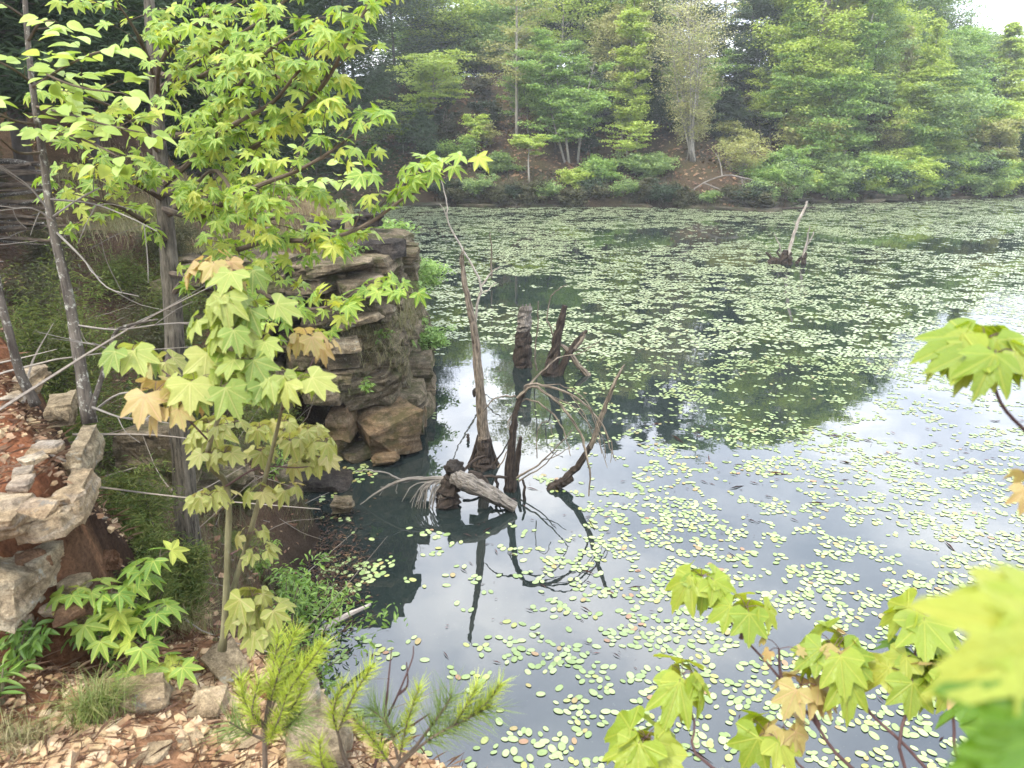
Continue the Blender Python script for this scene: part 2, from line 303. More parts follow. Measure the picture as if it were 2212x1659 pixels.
# lily pads
def padmat(name, stops):
    m, nt = newmat(name)
    g = nd(nt, 'ShaderNodeNewGeometry'); oi = nd(nt, 'ShaderNodeObjectInfo')
    rr = nd(nt, 'ShaderNodeMath', {0: nd(nt, 'ShaderNodeMath', {0: g.outputs['Random Per Island'], 1: oi.outputs['Random']}, operation='ADD').outputs[0], 1: 1.0}, operation='MODULO')
    c = ramp(nt, rr.outputs[0], stops)
    f = noi(nt, posn(nt), 45, 4); c = mixc(nt, .5, c, ramp(nt, f, [(.3, (.62, .68, .55)), (.6, (1, 1, 1))]), 'MULTIPLY')
    f = noi(nt, posn(nt), 130, 4, .7); c = mixc(nt, ramp(nt, f, [(.66, (0, 0, 0)), (.74, (.8, .8, .8))]), c, (.14, .10, .04))
    at = nd(nt, 'ShaderNodeAttribute', attribute_name='grain'); q = nd(nt, 'ShaderNodeVectorMath', {0: at.outputs['Vector'], 1: (2.95, 2, 0)}, operation='MULTIPLY'); ln = nd(nt, 'ShaderNodeVectorMath', {0: q.outputs[0]}, operation='LENGTH')
    c = mixc(nt, ramp(nt, ln.outputs['Value'], [(.80, (0, 0, 0)), (.97, (.55, .55, .55))]), c, (.07, .095, .025)); c = mixc(nt, ramp(nt, ln.outputs['Value'], [(.05, (.5, .5, .5)), (.12, (0, 0, 0))]), c, (.12, .16, .05))  # dark outer rim paints in the shadow outline round each pad; centre is stem dot
    p = nd(nt, 'ShaderNodeBsdfPrincipled', {'Base Color': c, 'Roughness': .36, 'IOR': 1.45}); out(nt, p.outputs[0])
    return m
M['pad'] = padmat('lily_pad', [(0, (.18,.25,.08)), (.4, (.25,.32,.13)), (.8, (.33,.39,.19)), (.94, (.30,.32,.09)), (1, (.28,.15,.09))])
M['padfar'] = padmat('sky_sheen_lily_pad', [(0, (.27,.33,.19)), (.4, (.36,.41,.26)), (.8, (.46,.49,.36)), (.96, (.38,.40,.22)), (1, (.34,.26,.16))])  # paler copy for the far pads: grazing sky sheen put into their colour
# ------------------------------------------------------------------ ground + water
def axis(segs):
    o = []
    for a, b, s in segs: o.append(np.arange(a, b, s))
    o.append([segs[-1][1]]); return np.concatenate(o)
gx = axis([(-200,-60,14),(-60,-20,2.5),(-20,-8,.6),(-8,-3.4,.16),(-3.4,1,.05),(1,4,.2),(4,20,1),(20,60,2.2),(60,200,14)])
gy = axis([(-60,-6,6),(-6,0,.6),(0,1.2,.12),(1.2,4,.05),(4,10,.08),(10,20,.22),(20,38,.9),(38,60,.4),(60,80,1.5),(80,240,16)])
X, Y = np.meshgrid(gx, gy); Z = hgt(X.ravel(), Y.ravel()).reshape(X.shape)
g = MB(); nx, ny = len(gx), len(gy)
i = np.arange(ny-1)[:, None]*nx+np.arange(nx-1)[None]
g.add(np.stack([X, Y, Z], -1).reshape(-1, 3), np.stack([i, i+1, i+nx+1, i+nx], -1).reshape(-1, 4))
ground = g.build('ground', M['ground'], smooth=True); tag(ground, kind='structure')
def soil(x, y, z):
    sd = sdist(x, y, POND); b = sdist(x, y, BENCH)
    col = np.tile(np.array([.095, .066, .045]), (len(x), 1))                       # woodland litter
    def blend(w, c):
        nonlocal col
        col = col*(1-w[:, None])+np.array(c)*w[:, None]
    n1 = fbm(x*.5, y*.5, 4, 5); n2 = fbm(x*3, y*3, 4, 8)
    blend(sst(18, 30, y)*.7, (.055, .045, .030))
    blend(sst(.45, .6, n1)*.5*sst(10, 20, y), (.06, .065, .03))
    head = sst(9.2, 9.8, y)*(1-sst(17, 19, y))*sst(-8, -5.5, x)
    blend(head*sst(.40, .58, n2), (.20, .17, .09)); blend(head*sst(.56, .7, n2), (.13, .15, .04))
    near = (1-sst(2.5, 3.1, y))*sst(-3.5, -2.5, x)
    blend(near, (.25, .125, .068)); blend(near*sst(.45, .65, n2)*.6, (.45, .28, .17))
    blend((1-sst(-.0, .2, b))*(x < -1.1), (.045, .03, .022)); blend((1-sst(.1, .4, b))*(x < -1.1)*(1-sst(1.98, 2.15, y)), (.17, .085, .048))  # bank wall darkened: its shade is painted into the soil colour, front redder
    blend((1-sst(-.06, -.02, b))*sst(2.9, 2.97, z), (.26, .115, .062))
    blend((1-sst(-.02, .02, b))*sst(.52, .68, n2)*.6, (.40, .24, .14))
    blend(1-sst(.0, .35, sd), (.045, .035, .026))
    return col
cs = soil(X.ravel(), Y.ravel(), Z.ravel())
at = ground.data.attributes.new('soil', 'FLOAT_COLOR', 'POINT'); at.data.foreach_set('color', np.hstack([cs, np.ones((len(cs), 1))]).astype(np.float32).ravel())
g = MB(); g.add([(-30, 1, 0), (75, 1, 0), (75, 60, 0), (-30, 60, 0)], np.array([[0, 1, 2, 3]])); tag(g.build('water', M['water']), kind='structure')
# ------------------------------------------------------------------ rocks
def rock_geo(sx, sy, sz, seed, box=5.0, n=20, cor=.75, cuts=5, rot=0, tilt=(0, 0), rough=.075, strat=.07):
    r = random.Random(seed); bm = bmesh.new()
    for _ in range(n):
        d = Vector((r.gauss(0, 1), r.gauss(0, 1), r.gauss(0, 1))).normalized()
        k = (abs(d.x)**box+abs(d.y)**box+abs(d.z)**box)**(-1/box)*r.uniform(.86, 1.05)
        bm.verts.new((d.x*k*.5, d.y*k*.5, d.z*k*.5))
    for c in [(a, b, e) for a in (-1, 1) for b in (-1, 1) for e in (-1, 1)]:
        if r.random() < cor: bm.verts.new((c[0]*.5*r.uniform(.75, 1), c[1]*.5*r.uniform(.75, 1), c[2]*.5*r.uniform(.85, 1)))
    h = bmesh.ops.convex_hull(bm, input=bm.verts)
    bmesh.ops.delete(bm, geom=[v for v in h['geom_interior'] if isinstance(v, bmesh.types.BMVert)], context='VERTS')
    for v in bm.verts: v.co = Vector((v.co.x*sx, v.co.y*sy, v.co.z*sz))
    bmesh.ops.subdivide_edges(bm, edges=bm.edges[:], cuts=cuts, use_grid_fill=True)
    s = (sx*sy*sz)**(1/3); o = Vector((seed*1.7 % 50, seed*.9 % 50, 0)); bm.normal_update()
    ds = []; lay = max(2, min(7, int(round(sz/s*5)))); hs = [r.uniform(-1, 1) for _ in range(40)]
    for v in bm.verts:
        q = v.co/s
        d = (noise.noise(q*2.2+o)+(.5-abs(noise.noise(q*4.3+o)))*.4+(.4-abs(noise.noise(q*10+o)))*.35+noise.noise(q*22+o)*.18)*rough*s
        lz = (v.co.z/sz+.5)*lay+noise.noise(Vector((q.x, q.y, 0))*1.2+o)*.6; st = (hs[int(lz+10) % 40]+noise.noise(Vector((q.x*.8, q.y*.8, int(lz)*3.1))+o)*1.2)*strat*s
        ds.append(v.normal*d+Vector((v.normal.x, v.normal.y, 0))*st)
    for v, d in zip(bm.verts, ds): v.co += d
    V = np.array([v.co[:] for v in bm.verts]); bm.verts.index_update()
    F = np.array([[v.index for v in f.verts] for f in bm.faces if len(f.verts) == 3]); F4 = np.array([[v.index for v in f.verts] for f in bm.faces if len(f.verts) == 4])
    bm.free()
    cx, sx_ = math.cos(tilt[0]), math.sin(tilt[0]); cy, sy_ = math.cos(tilt[1]), math.sin(tilt[1]); cz, s_ = math.cos(rot), math.sin(rot)
    Rx = np.array([[1, 0, 0], [0, cx, -sx_], [0, sx_, cx]]); Ry = np.array([[cy, 0, sy_], [0, 1, 0], [-sy_, 0, cy]]); Rz = np.array([[cz, -s_, 0], [s_, cz, 0], [0, 0, 1]])
    V = V@(Rz@Ry@Rx).T
    return V, [f for f in (F, F4) if f.size]
def rock(name, label, c, size, seed, mat='rock', cat='rock', group=None, **k):
    V, F = rock_geo(*size, seed, **k); mb = MB(); mb.add(V, F); o = mb.build(name, M[mat]); o.location = Vector([float(q) for q in c])
    return tag(o, label, cat, group)
# layered cliff of the headland
CL = np.array([(-4.6,8.9),(-3.9,8.55),(-3.2,8.5),(-2.75,8.55),(-2.2,8.5),(-1.75,8.62),(-1.42,8.95),(-1.34,9.6),(-1.36,10.6),(-1.45,11.8),(-1.58,13),(-1.9,14.4),(-2.5,16)])
CLP = smooth_path(np.c_[CL, np.zeros(len(CL))], 5)
cl = MB(); clo = MB()
def cliff_layer(z0, th, off, lmin, lmax, depth, seed, s0=0, s1=1, gap=None, mb=None, tj=.05, skip=0):
    r = random.Random(seed); L = pathlen(CLP)[-1]; s = s0*L
    while s < s1*L:
        l = r.uniform(lmin, lmax); sm = (s+l/2)/L
        p, t = along(CLP, min(sm, 1)); p = p[0]; t = t[0]; nrm = np.array([t[1], -t[0], 0])
        if not (gap and gap[0]-l*.4 < p[0] < gap[1]+l*.4 and p[1] < 9.0) and r.random() > skip:
            d = depth*r.uniform(.8, 1.2); h = th*r.uniform(.85, 1.12); o = off+r.uniform(-.24, .15)
            c = p+nrm*(o-d/2); V, F = rock_geo(l*1.06, d, h, seed*131+int(s*100), box=12, n=7, cor=1.0, rot=math.atan2(t[1], t[0])+r.uniform(-.14, .14), tilt=(r.uniform(-tj, tj), r.uniform(-tj, tj)-.05), rough=.055, strat=.06, cuts=5)
            (mb or cl).add(V+np.array([c[0], c[1], z0+h/2+r.uniform(-.02, .02)]), F)
        s += l
cliff_layer(-.35, .5, .05, .7, 1.3, 1.2, 1, gap=(-2.8, -1.95))
cliff_layer(.1, .55, .03, .7, 1.4, 1.2, 2, gap=(-2.8, -1.95))
cliff_layer(.62, .35, -.08, .5, .9, 1.0, 3, gap=(-2.6, -2.3))
zz = .92; lr_ = random.Random(3)
while zz < 2.28:
    th_ = lr_.uniform(.09, .22); cliff_layer(zz, th_*1.12, (-.16 if zz < 1.3 else -.22 if zz < 1.7 else -.1)+lr_.uniform(-.09, .09), .2, .62, 1.0, 20+int(zz*100), tj=.07, s1=1 if zz < 2.0 else .7, skip=.06); zz += th_
cliff_layer(zz, .2, -.08, .5, 1.0, 1.1, 12, s1=.55, skip=.25)
tag(cl.build('rock_cliff', M['cliff']), kind='structure')
def WYc(u, v, y, dz=0): p = WY(u, v, y); p[2] += dz; return p
rock('rock_slab', 'dark flat capstone jutting from the top of the headland over the water', WYc(828, 538, 9.55), (.62, .62, .2), 41, 'cliffD', 'rock slab', box=8, n=14)
rock('rock_block', 'ochre block at the foot of the headland, its right face over the water', WYc(840, 925, 8.95), (.78, .8, .58), 43, 'cliffO', 'rock', box=9, rough=.045, strat=.035, rot=.5, tilt=(0, -.12))
rock('rock_block', 'narrow ochre block between the dark cave and the large ochre block', WYc(742, 905, 8.75), (.3, .6, .42), 44, 'cliffO', 'rock', box=9, rough=.045, strat=.035, rot=-.1)
rock('rock_block', 'upright ochre block at the far right corner of the headland foot', WYc(893, 885, 9.95), (.34, .5, .62), 45, 'cliffO', 'rock', box=9, rough=.045, strat=.035, rot=.2)
rock('rock_slab', 'thin pale slab tilted out of the middle of the cliff', WYc(775, 690, 8.85), (.62, .5, .09), 46, 'rockG', 'rock slab', box=8, tilt=(0, -.28))
rock('rock_block', 'tan block under the tilted pale slab in the cliff', WYc(748, 738, 8.8), (.42, .4, .2), 47, 'rockG', 'rock', box=7, tilt=(0, -.12))
rock('rock_block', 'square grey block above the cave in the cliff', WYc(700, 835, 8.6), (.5, .5, .36), 48, 'cliff', 'rock', box=7)
rock('rock_slab', 'broad layered slab on top of the headland above the cliff face', WYc(735, 578, 8.8), (.75, .5, .16), 49, 'cliff', 'rock slab', box=8, tilt=(0, -.06))
rock('rock', 'dark stone lying in dry grass on top of the headland', WYc(795, 475, 11.5), (.45, .4, .2), 50, 'cliffD', 'rock')
rock('rock', 'flat dark stone at the edge of the headland grass beside yellow leaves', WYc(700, 488, 10.6), (.5, .4, .14), 51, 'cliffD', 'rock')
rock('rock_slab', 'mossy slab lying half in water in front of the cave', WYc(700, 1037, 7.95), (.6, .4, .13), 52, 'cliffD', 'rock slab', box=8, tilt=(0, .08))
rock('rock', 'small rounded stone in the shallows by the shrub', WYc(742, 1090, 7.2), (.24, .2, .14), 53, 'cliff', 'rock')
rock('rock', 'reddish stone at the waterline below the ochre block', WYc(832, 990, 8.5), (.34, .25, .13), 54, 'cliffO', 'rock')
rock('rock', 'weathered boulder behind the grey tree trunk in the gully', W(345, 985, 5.6), (.5, .5, .55), 55, 'cliff', 'boulder')
rock('rock', 'brown boulder beside the cave, behind the bronze maple leaves', W(465, 1060, 6.4), (.7, .6, .5), 56, 'cliff', 'boulder')
rock('rock', 'dark stone leaning on the foot of the cliff, low in the gully', W(590, 1060, 7.4), (.5, .4, .4), 57, 'cliff', 'boulder')
# rocks of the red bench and the gravel
rock('rock_slab', 'thick tan slab jutting out of the red bank, cut by the left edge', W(-22, 1122, 2.14), (.23, .22, .085), 61, 'rock', 'rock slab', box=8, n=14, rot=.2)
rock('rock_slab', 'tan slab with dark underside, between thick slab and juniper', W(105, 1128, 2.24), (.135, .18, .07), 62, 'rock', 'rock slab', box=7, n=14)
rock('rock', 'large lichen-spotted boulder under the thick tan slab', W(2, 1270, 2.22), (.25, .26, .16), 63, 'rockG', 'boulder', box=4, tilt=(-.3, .2))
rock('rock', 'long pale outcrop along the edge of the red bench', W(160, 1030, 2.38)+np.array([0,0,-.07]), (.085, .26, .11), 64, 'rock', 'rock', box=4, rot=.3)
rock('rock', 'grey-sided outcrop rock under the thin tree at the bench edge', W(178, 945, 2.74)+np.array([0,0,-.06]), (.06, .36, .12), 65, 'rockG', 'rock', box=4, rot=.35)
rock('rock', 'rounded grey rock on the bench edge, left of the thin tree', W(130, 858, 3.0)+np.array([0,0,-.05]), (.11, .2, .09), 66, 'rockG', 'rock', box=4, rot=.4)
rock('rock', 'stepped tan rock at the upper end of the red bench', W(66, 795, 3.3)+np.array([0,0,-.05]), (.09, .26, .09), 67, 'rock', 'rock', box=4, rot=.3)
for k, (u, v, t, w, lab) in enumerate([(98, 966, 2.42, .07, 'flat pale stone lying on the red soil near the outcrop'), (75, 993, 2.33, .06, 'oval pale stone on red soil, just in front of the flat pale stone'),
        (48, 1022, 2.2, .05, 'small tan stone on the red soil beside the thick slab'), (78, 1098, 2.0, .07, 'brown-edged stone resting on the two tan slabs'), (120, 1085, 2.1, .05, 'wedge stone on the tan slab with the dark underside'),
        (46, 1045, 2.08, .06, 'pale stone touching the top of the thick tan slab'), (150, 1070, 2.2, .06, 'low pale stone at the tip of the bench'), (20, 858, 2.75, .06, 'reddish stone by the bare sapling on the bench')]):
    rock('stone', lab, W(u, v, t), (w*1.4, w, w*.42), 70+k, 'rock', 'stone', n=12, cuts=2, rot=k)
rock('rock', 'brown boulder wedged under the tan slab with the dark underside', W(80, 1225, 2.3), (.10, .14, .11), 68, 'rockG', 'boulder', box=4)
for k in range(26):
    f_ = random.random(); q_ = [(-1.5,2.0),(-1.75,1.95),(-2.1,1.92),(-1.52,2.3),(-1.6,2.7)]; i_ = random.choice([0,0,0,1,1,3]); px_, py_ = q_[i_]; px_ += random.uniform(-.12, .1); py_ += random.uniform(-.02, .1)*(1 if i_ < 3 else 2); z0_ = gz(px_+.12, py_-.15)
    rock('stone', 'stone bedded in the crumbling face of the red bank', (px_+.03, py_-.03, z0_+random.uniform(.02, .38)), (random.uniform(.05, .16), random.uniform(.06, .12), random.uniform(.025, .07)), 300+k, ('rock', 'rockG', 'bankrock')[k % 3], 'stone', 'stones bedded in the red bank', rot=random.uniform(0, 3), n=12, cuts=3, tilt=(random.uniform(-.2, .2), random.uniform(-.2, .2)))
def onground(u, v):
    d = ray(u, v); t = .8
    while t < 8:
        p = C0+d*t
        if p[2] <= gz(p[0], p[1]): break
        t += .02
    return C0+d*t
for k, (u, v, s, lab, mt, rt, tl) in enumerate([(312, 1520, (.155, .13, .11), 'blocky tan rock with a shadowed face among the gravel', 'rock', .3, (.1, 0)), (446, 1540, (.13, .14, .09), 'flat-topped pale rock right of the blocky tan rock', 'rock', .1, (.2, .1)),
        (492, 1440, (.15, .12, .08), 'slanted grey-tan slab below the maple stems', 'rockG', -.6, (.1, .35)), (655, 1580, (.22, .26, .12), 'big pale slab sloping down behind the young pine', 'rock', .5, (.25, -.35)),
        (690, 1640, (.16, .2, .2), 'grey rock under the big pale slab at the lower edge', 'rockG', .2, (0, 0)), (410, 1610, (.08, .07, .045), 'chunky stone in the gravel near the lower edge', 'rock', .8, (.1, .1)), (455, 1505, (.06, .06, .03), 'small flat stone above the flat-topped pale rock', 'rock', 0, (0, .1)),
        (420, 1470, (.06, .04, .03), 'small tan stone beneath the sweetgum seedling', 'rock', 1, (0, 0)), (150, 1440, (.05, .04, .02), 'lone pale chip on the red soil left of the grass tuft', 'rock', 0, (0, 0)), (330, 1640, (.11, .08, .05), 'long pale stone at the bottom edge of the gravel', 'rock', .4, (0, .1)), (545, 1618, (.06, .05, .04), 'white stone at the foot of the young pine', 'rock', .2, (0, 0))]):
    p = onground(u, v); p[2] += s[2]*.12
    rock('stone' if k > 4 else 'rock', lab, p, s, 90+k, mt, 'stone' if k > 4 else 'rock', rot=rt, tilt=tl, box=5, n=16)
p = WY(1035, 226, 55); p[2] = gz(p[0], p[1])+.35; rock('boulder', 'pale rounded boulder on the brown slope across the pond', p, (1.15, .9, 1.0), 120, 'rock', 'boulder', box=3)
# ledge rock on the far bank
fl = MB(); fr = random.Random(5)
FS = POND[23:37]; FSP = np.c_[FS, np.zeros(len(FS))]; L = pathlen(FSP)[-1]; s = 0
while s < L:
    l = fr.uniform(.9, 2.6); q, t = along(FSP, s/L); q = q[0]; t = t[0]; nn = np.array([-t[1], t[0], 0])
    for z, th, of in ((-.15, .3, .25), (.1, .3, .5), (.38, .28, .8), (.7, .3, 1.1)):
        if fr.random() < (.65 if z < .05 else .45):
            V, F = rock_geo(l*fr.uniform(.7, 1.1), 1.1, th*fr.uniform(.8, 1.3), fr.randrange(9999), box=7, cuts=1, rot=math.atan2(t[1], t[0])+fr.uniform(-.2, .2), tilt=(fr.uniform(-.05, .05), fr.uniform(-.05, .05)))
            fl.add(V+q+nn*(of+fr.uniform(-.2, .3))+np.array([0, 0, z+th/2]), F)
    s += l*.8
tag(fl.build('rock_ledge', M['farrock']), kind='structure')
# ------------------------------------------------------------------ gravel, litter, sticks (stuff)
def scatter(n, x0, x1, y0, y1, fn):
    x = rng.uniform(x0, x1, n); y = rng.uniform(y0, y1, n); k = fn(x, y) > rng.random(n); x, y = x[k], y[k]
    return np.c_[x, y, hgt(x, y)]
STONES = [rock_geo(1, .8, .48, 200+k, n=9, cuts=0, rough=0, strat=0, box=4) for k in range(7)]
P = scatter(34000, -1.9, -.1, 1.15, 2.6, lambda x, y: (sdist(x, y, BENCH) > .05)*(sdist(x, y, POND) > .3)*(1-sst(2.25, 2.55, y))*(1-.9*sst(.46, .58, fbm(x*4+4, y*4, 3, 31)))*(1-.9*(x < -1.05)*sst(1.95, 2.1, y)))
Pb = scatter(7000, -4, -1.2, 1.4, 4, lambda x, y: (sdist(x, y, BENCH) < -.03)*(.5+.5*(fbm(x*3, y*3, 3, 4) > .5)))
P = np.vstack([P, Pb]); g = MB(); kk = rng.integers(0, 7, len(P)); sz = rng.lognormal(math.log(.0095), .6, len(P)).clip(.003, .045)
a = rng.uniform(0, 6.28, len(P)); D = np.c_[np.cos(a), np.sin(a), rng.normal(0, .2, len(P))]; Nn = np.c_[rng.normal(0, .3, (len(P), 2)), np.ones(len(P))]
for k in range(7): q = kk == k; place(g, STONES[k], P[q]+np.array([0, 0, .003]), D[q], Nn[q], sz[q]*1.3)
tag(g.build('gravel', M['gravel']), kind='stuff')
KITE = (np.array([(0, 0, 0), (.5, .45, .06), (0, 1, -.04), (-.5, .45, .06)]), np.array([[0, 1, 2], [0, 2, 3]]))
P = np.vstack([scatter(26000, -9, -.6, 2.4, 18, lambda x, y: (sdist(x, y, POND) > .05)*(sdist(x, y, BENCH) > .05)*.8*(1-.6*(y > 9))), scatter(700, -1.9, .3, 1.3, 2.6, lambda x, y: .8*(sdist(x, y, POND) > .3)), scatter(2500, -4, -1.3, 1.5, 4, lambda x, y: sdist(x, y, BENCH) < -.03)])
g = MB(); n = len(P); a = rng.uniform(0, 6.28, n); D = np.c_[np.cos(a), np.sin(a), rng.normal(0, .35, n)]; Nn = np.c_[rng.normal(0, .5, (n, 2)), np.ones(n)]; S = rng.uniform(.03, .075, n)*np.where(P[:, 1] < 3.2, .6, 1)
place(g, KITE, P+np.array([0, 0, .012]), D, Nn, S, S*.6); tag(g.build('leaf_litter', M['litter']), kind='stuff')
P = scatter(26000, -9, 36, 38, 62, lambda x, y: (sdist(x, y, POND) > .3)*.85); g = MB(); n = len(P); a = rng.uniform(0, 6.28, n); D = np.c_[np.cos(a), np.sin(a), rng.normal(0, .4, n)]; Nn = np.c_[rng.normal(0, .5, (n, 2))+np.array([0, -.3]), np.ones(n)]; S = rng.uniform(.12, .3, n)
place(g, KITE, P+np.array([0, 0, .03]), D, Nn, S, S*.6); tag(g.build('leaf_litter', M['litter']), kind='stuff')
P = np.vstack([scatter(5200, -2, .1, 1.2, 2.7, lambda x, y: (sdist(x, y, BENCH) > .0)*.9*(sdist(x, y, POND) > .3)), scatter(4000, -4, -1.4, 1.9, 4, lambda x, y: sdist(x, y, BENCH) < -.02)])
g = MB(); n = len(P); a = rng.uniform(0, 6.28, n); D = np.c_[np.cos(a), np.sin(a), rng.normal(.05, .18, n)]; S = rng.uniform(.03, .11, n); place(g, KITE, P+np.array([0, 0, .014]), D, np.c_[rng.normal(0, .4, (n, 2)), np.ones(n)], S, np.full(n, .0028)); tag(g.build('needle_litter', M['litter']), kind='stuff')
g = MB()
for k in range(420):
    x = random.uniform(-7, -.8); y = random.uniform(2.4, 9)
    if sdist(np.array([x]), np.array([y]), POND)[0] < .05: continue
    z = gz(x, y)+random.uniform(0, .12); l = random.uniform(.2, 1.1); a = random.uniform(0, 6.28); p0 = np.array([x, y, z]); d = np.array([math.cos(a), math.sin(a), random.uniform(-.1, .45)])
    m1 = p0+d*l*.5+rng.normal(0, .05*l, 3); p1 = p0+d*l+rng.normal(0, .05*l, 3); tube(g, smooth_path([p0, m1, p1], 3), [random.uniform(.003, .008), .0015], 4)
tag(g.build('twig_litter', M['stick']), kind='stuff')
# ------------------------------------------------------------------ leaf templates
def star(tips, sin, droop, fold, teeth=None):
    pts = []                                                         # (angle from +Y, radius, isTip)
    for s in (1, -1):
        t = [(a, r, 1) for a, r in tips if not (a == 0 and s < 0)]+[(a, r, 0) for a, r in sin]
        if teeth: t += [(a, r, .5) for a, r in teeth]
        pts += [(s*a, r, k) for a, r, k in t]
    pts.sort(); V = [(0, 0, 0)]
    for a, r, k in pts:
        x, y = math.sin(R(a))*r, math.cos(R(a))*r; V.append((x, y, -droop*r*r+(fold*r if k == 0 else fold*.4*r if k == .5 else 0)))
    n = len(V)-1; F = [(0, i+1, i) for i in range(1, n)]; V.append((0, -.04, .0)); F.append((0, n+1, n)); F.append((0, 1, n+1))
    return np.array(V), np.array(F)
SWEET = [star([(0, 1), (47, .93), (100, .72)], [(23, .46), (72, .42), (140, .24)], d, .10, [(9, .74), (14, .6), (36, .68), (58, .68), (87, .56), (112, .55)]) for d in (.12, .3, .5)]
MAPLE = [star([(0, 1), (41, .90), (86, .64)], [(22, .60), (64, .50), (130, .40)], d, .07, [(6, .84), (10, .85), (15, .70), (30, .70), (36, .82), (47, .80), (55, .62), (75, .55), (98, .60), (112, .52)]) for d in (.2, .45, .75)]
def oval(d): 
    ys = [0, .15, .35, .6, .82, 1]; w = [0, .2, .3, .29, .17, 0]
    V = [(0, y, -d*y*y) for y in ys]; nl = len(V)
    for s in (1, -1): V += [(s*w[i], ys[i], .10*w[i]/.3-d*ys[i]**2) for i in range(1, 5)]
    F = []
    for o, s in ((nl, 1), (nl+4, -1)):
        t = [(0, o, 1), (4, o+3, 5)]
        for i in range(3): t += [(1+i, o+i, o+i+1), (1+i, o+i+1, 2+i)]
        F += [q if s > 0 else q[::-1] for q in t]
    return np.array(V), np.array(F)
OVAL = [oval(d) for d in (.05, .25)]
def leaves(mb, tms, P, D, N, S):
    k = rng.integers(0, len(tms), len(P))
    for i in range(len(tms)):
        q = k == i
        if q.any(): place(mb, tms[i], P[q], D[q], N[q], np.broadcast_to(S, (len(P),))[q], np.broadcast_to(S, (len(P),))[q]*rng.uniform(.85, 1.1, q.sum()), True)
def twigs(lb, tb, path, tms, n_per_m=8, tl=(.15, .38), ls=(.07, .1), gap=.055, droop=.45, r=.0028, s0=.2, up=.15, lat=1.0, whorl=2):
    L = pathlen(path)[-1]; n = max(1, int(L*n_per_m)); pos, tan = along(path, np.linspace(s0, 1, n))
    AP, AD, AN, AS = [], [], [], []
    for i in range(n):
        sd = 1 if i % 2 else -1; side = nz(np.cross(tan[i], [0, 0, 1.]))*sd
        d = nz(tan[i]*rng.uniform(.3, 1.0)+side*lat*rng.uniform(.3, 1)+np.array([0, 0, up+rng.normal(0, .25)])+rng.normal(0, .25, 3)) if i < n-1 else tan[i]
        l = rng.uniform(*tl)*(1 if i < n-1 else .7); q = np.array([pos[i], pos[i]+d*l*.5+np.array([0, 0, .02*l]), pos[i]+d*l+np.array([0, 0, -.10*l])]); q = smooth_path(q, 3)
        tube(tb, q, [r, r*.4], 4, cap=False)
        m = max(2, int(l/gap)); lp, lt = along(q, np.linspace(.3, 1, m))
        for j in range(m):
            w = whorl if j < m-1 else 3
            for e in range(w):
                a = rng.uniform(0, 6.28); o = nz(lt[j]*.5+np.array([math.cos(a), math.sin(a), .1])); pet = rng.uniform(.02, .05)
                AP.append(lp[j]+o*pet); dd = o.copy(); dd[2] -= droop*rng.uniform(.4, 1.6); AD.append(dd); AN.append(np.array([rng.normal(0, .4), rng.normal(-.4, .4), 1.])); AS.append(rng.uniform(*ls))
    leaves(lb, tms, np.array(AP), np.array(AD), np.array(AN), np.array(AS))
def poly(pts, n=4): return smooth_path([W(*p) for p in pts], n)
# ------------------------------------------------------------------ sweetgum tree
tp = poly([(414,1250,4.25),(405,1150,4.22),(396,1000,4.18),(385,880,4.15),(375,700,4.15),(366,560,4.15),(352,420,4.2),(343,300,4.2),(335,180,4.2),(322,0,4.2),(310,-200,4.2)])
root = thing('sweetgum_tree', 'sweetgum with grey ridged trunk and bright star-shaped leaves over the gully', 'tree', tp[0])
t = MB(); tube(t, tp, [.085,.066,.06,.056,.052,.048,.042,.038,.034,.03,.026], 12, .06); t.build('trunk', M['bark'], root, True)
lb = MB(); bb = MB()
for pts in [[(355,470,4.2),(437,412,3.9),(524,336,3.6),(600,285,3.4),(655,235,3.25),(709,168,3.1),(745,100,3.0),(790,20,2.95),(810,-40,2.9)],
        [(340,250,4.2),(345,140,3.9),(420,54,3.6),(514,0,3.4),(560,-40,3.3)], [(370,640,4.15),(430,570,3.9),(500,545,3.6),(580,520,3.4),(660,520,3.2),(730,510,3.1),(800,480,3.05),(870,430,3.0),(920,400,2.95),(952,378,2.9)],
        [(360,520,4.15),(300,470,3.8),(240,440,3.5),(180,425,3.3)], [(345,330,4.2),(300,270,3.9),(240,230,3.6),(180,210,3.4)], [(350,400,4.2),(420,340,3.8),(470,250,3.4),(520,180,3.2),(580,110,3.1),(640,70,3.05)],
        [(365,590,4.15),(420,600,3.8),(500,600,3.5),(580,640,3.3),(660,668,3.2),(740,655,3.1),(805,640,3.0)], [(350,450,4.2),(420,470,3.7),(480,440,3.4),(560,400,3.2),(640,370,3.1),(710,330,3.0),(770,285,2.95)],
        [(335,170,4.2),(300,80,3.8),(250,0,3.5)], [(338,200,4.2),(400,150,3.8),(460,110,3.5),(540,60,3.3),(620,0,3.2)], [(352,430,4.2),(300,400,3.8),(230,360,3.5),(180,330,3.4)],
        [(345,300,4.2),(400,290,3.7),(450,300,3.4),(520,260,3.2),(590,220,3.1),(640,160,3.0),(690,110,3.0)], [(340,160,4.2),(420,170,3.7),(500,130,3.4),(570,150,3.2),(640,190,3.1)], [(350,420,4.2),(420,400,3.7),(470,370,3.4),(540,470,3.3),(610,470,3.2)]]:
    q = poly(pts); tube(bb, q, [.018, .012, .008, .004], 6, .05); twigs(lb, bb, q, SWEET, 11, (.12, .34), (.043, .070), .068, .75, s0=.32)
lb.build('leaves', M['sweet'], root); bb.build('branches', M['twig'], root)
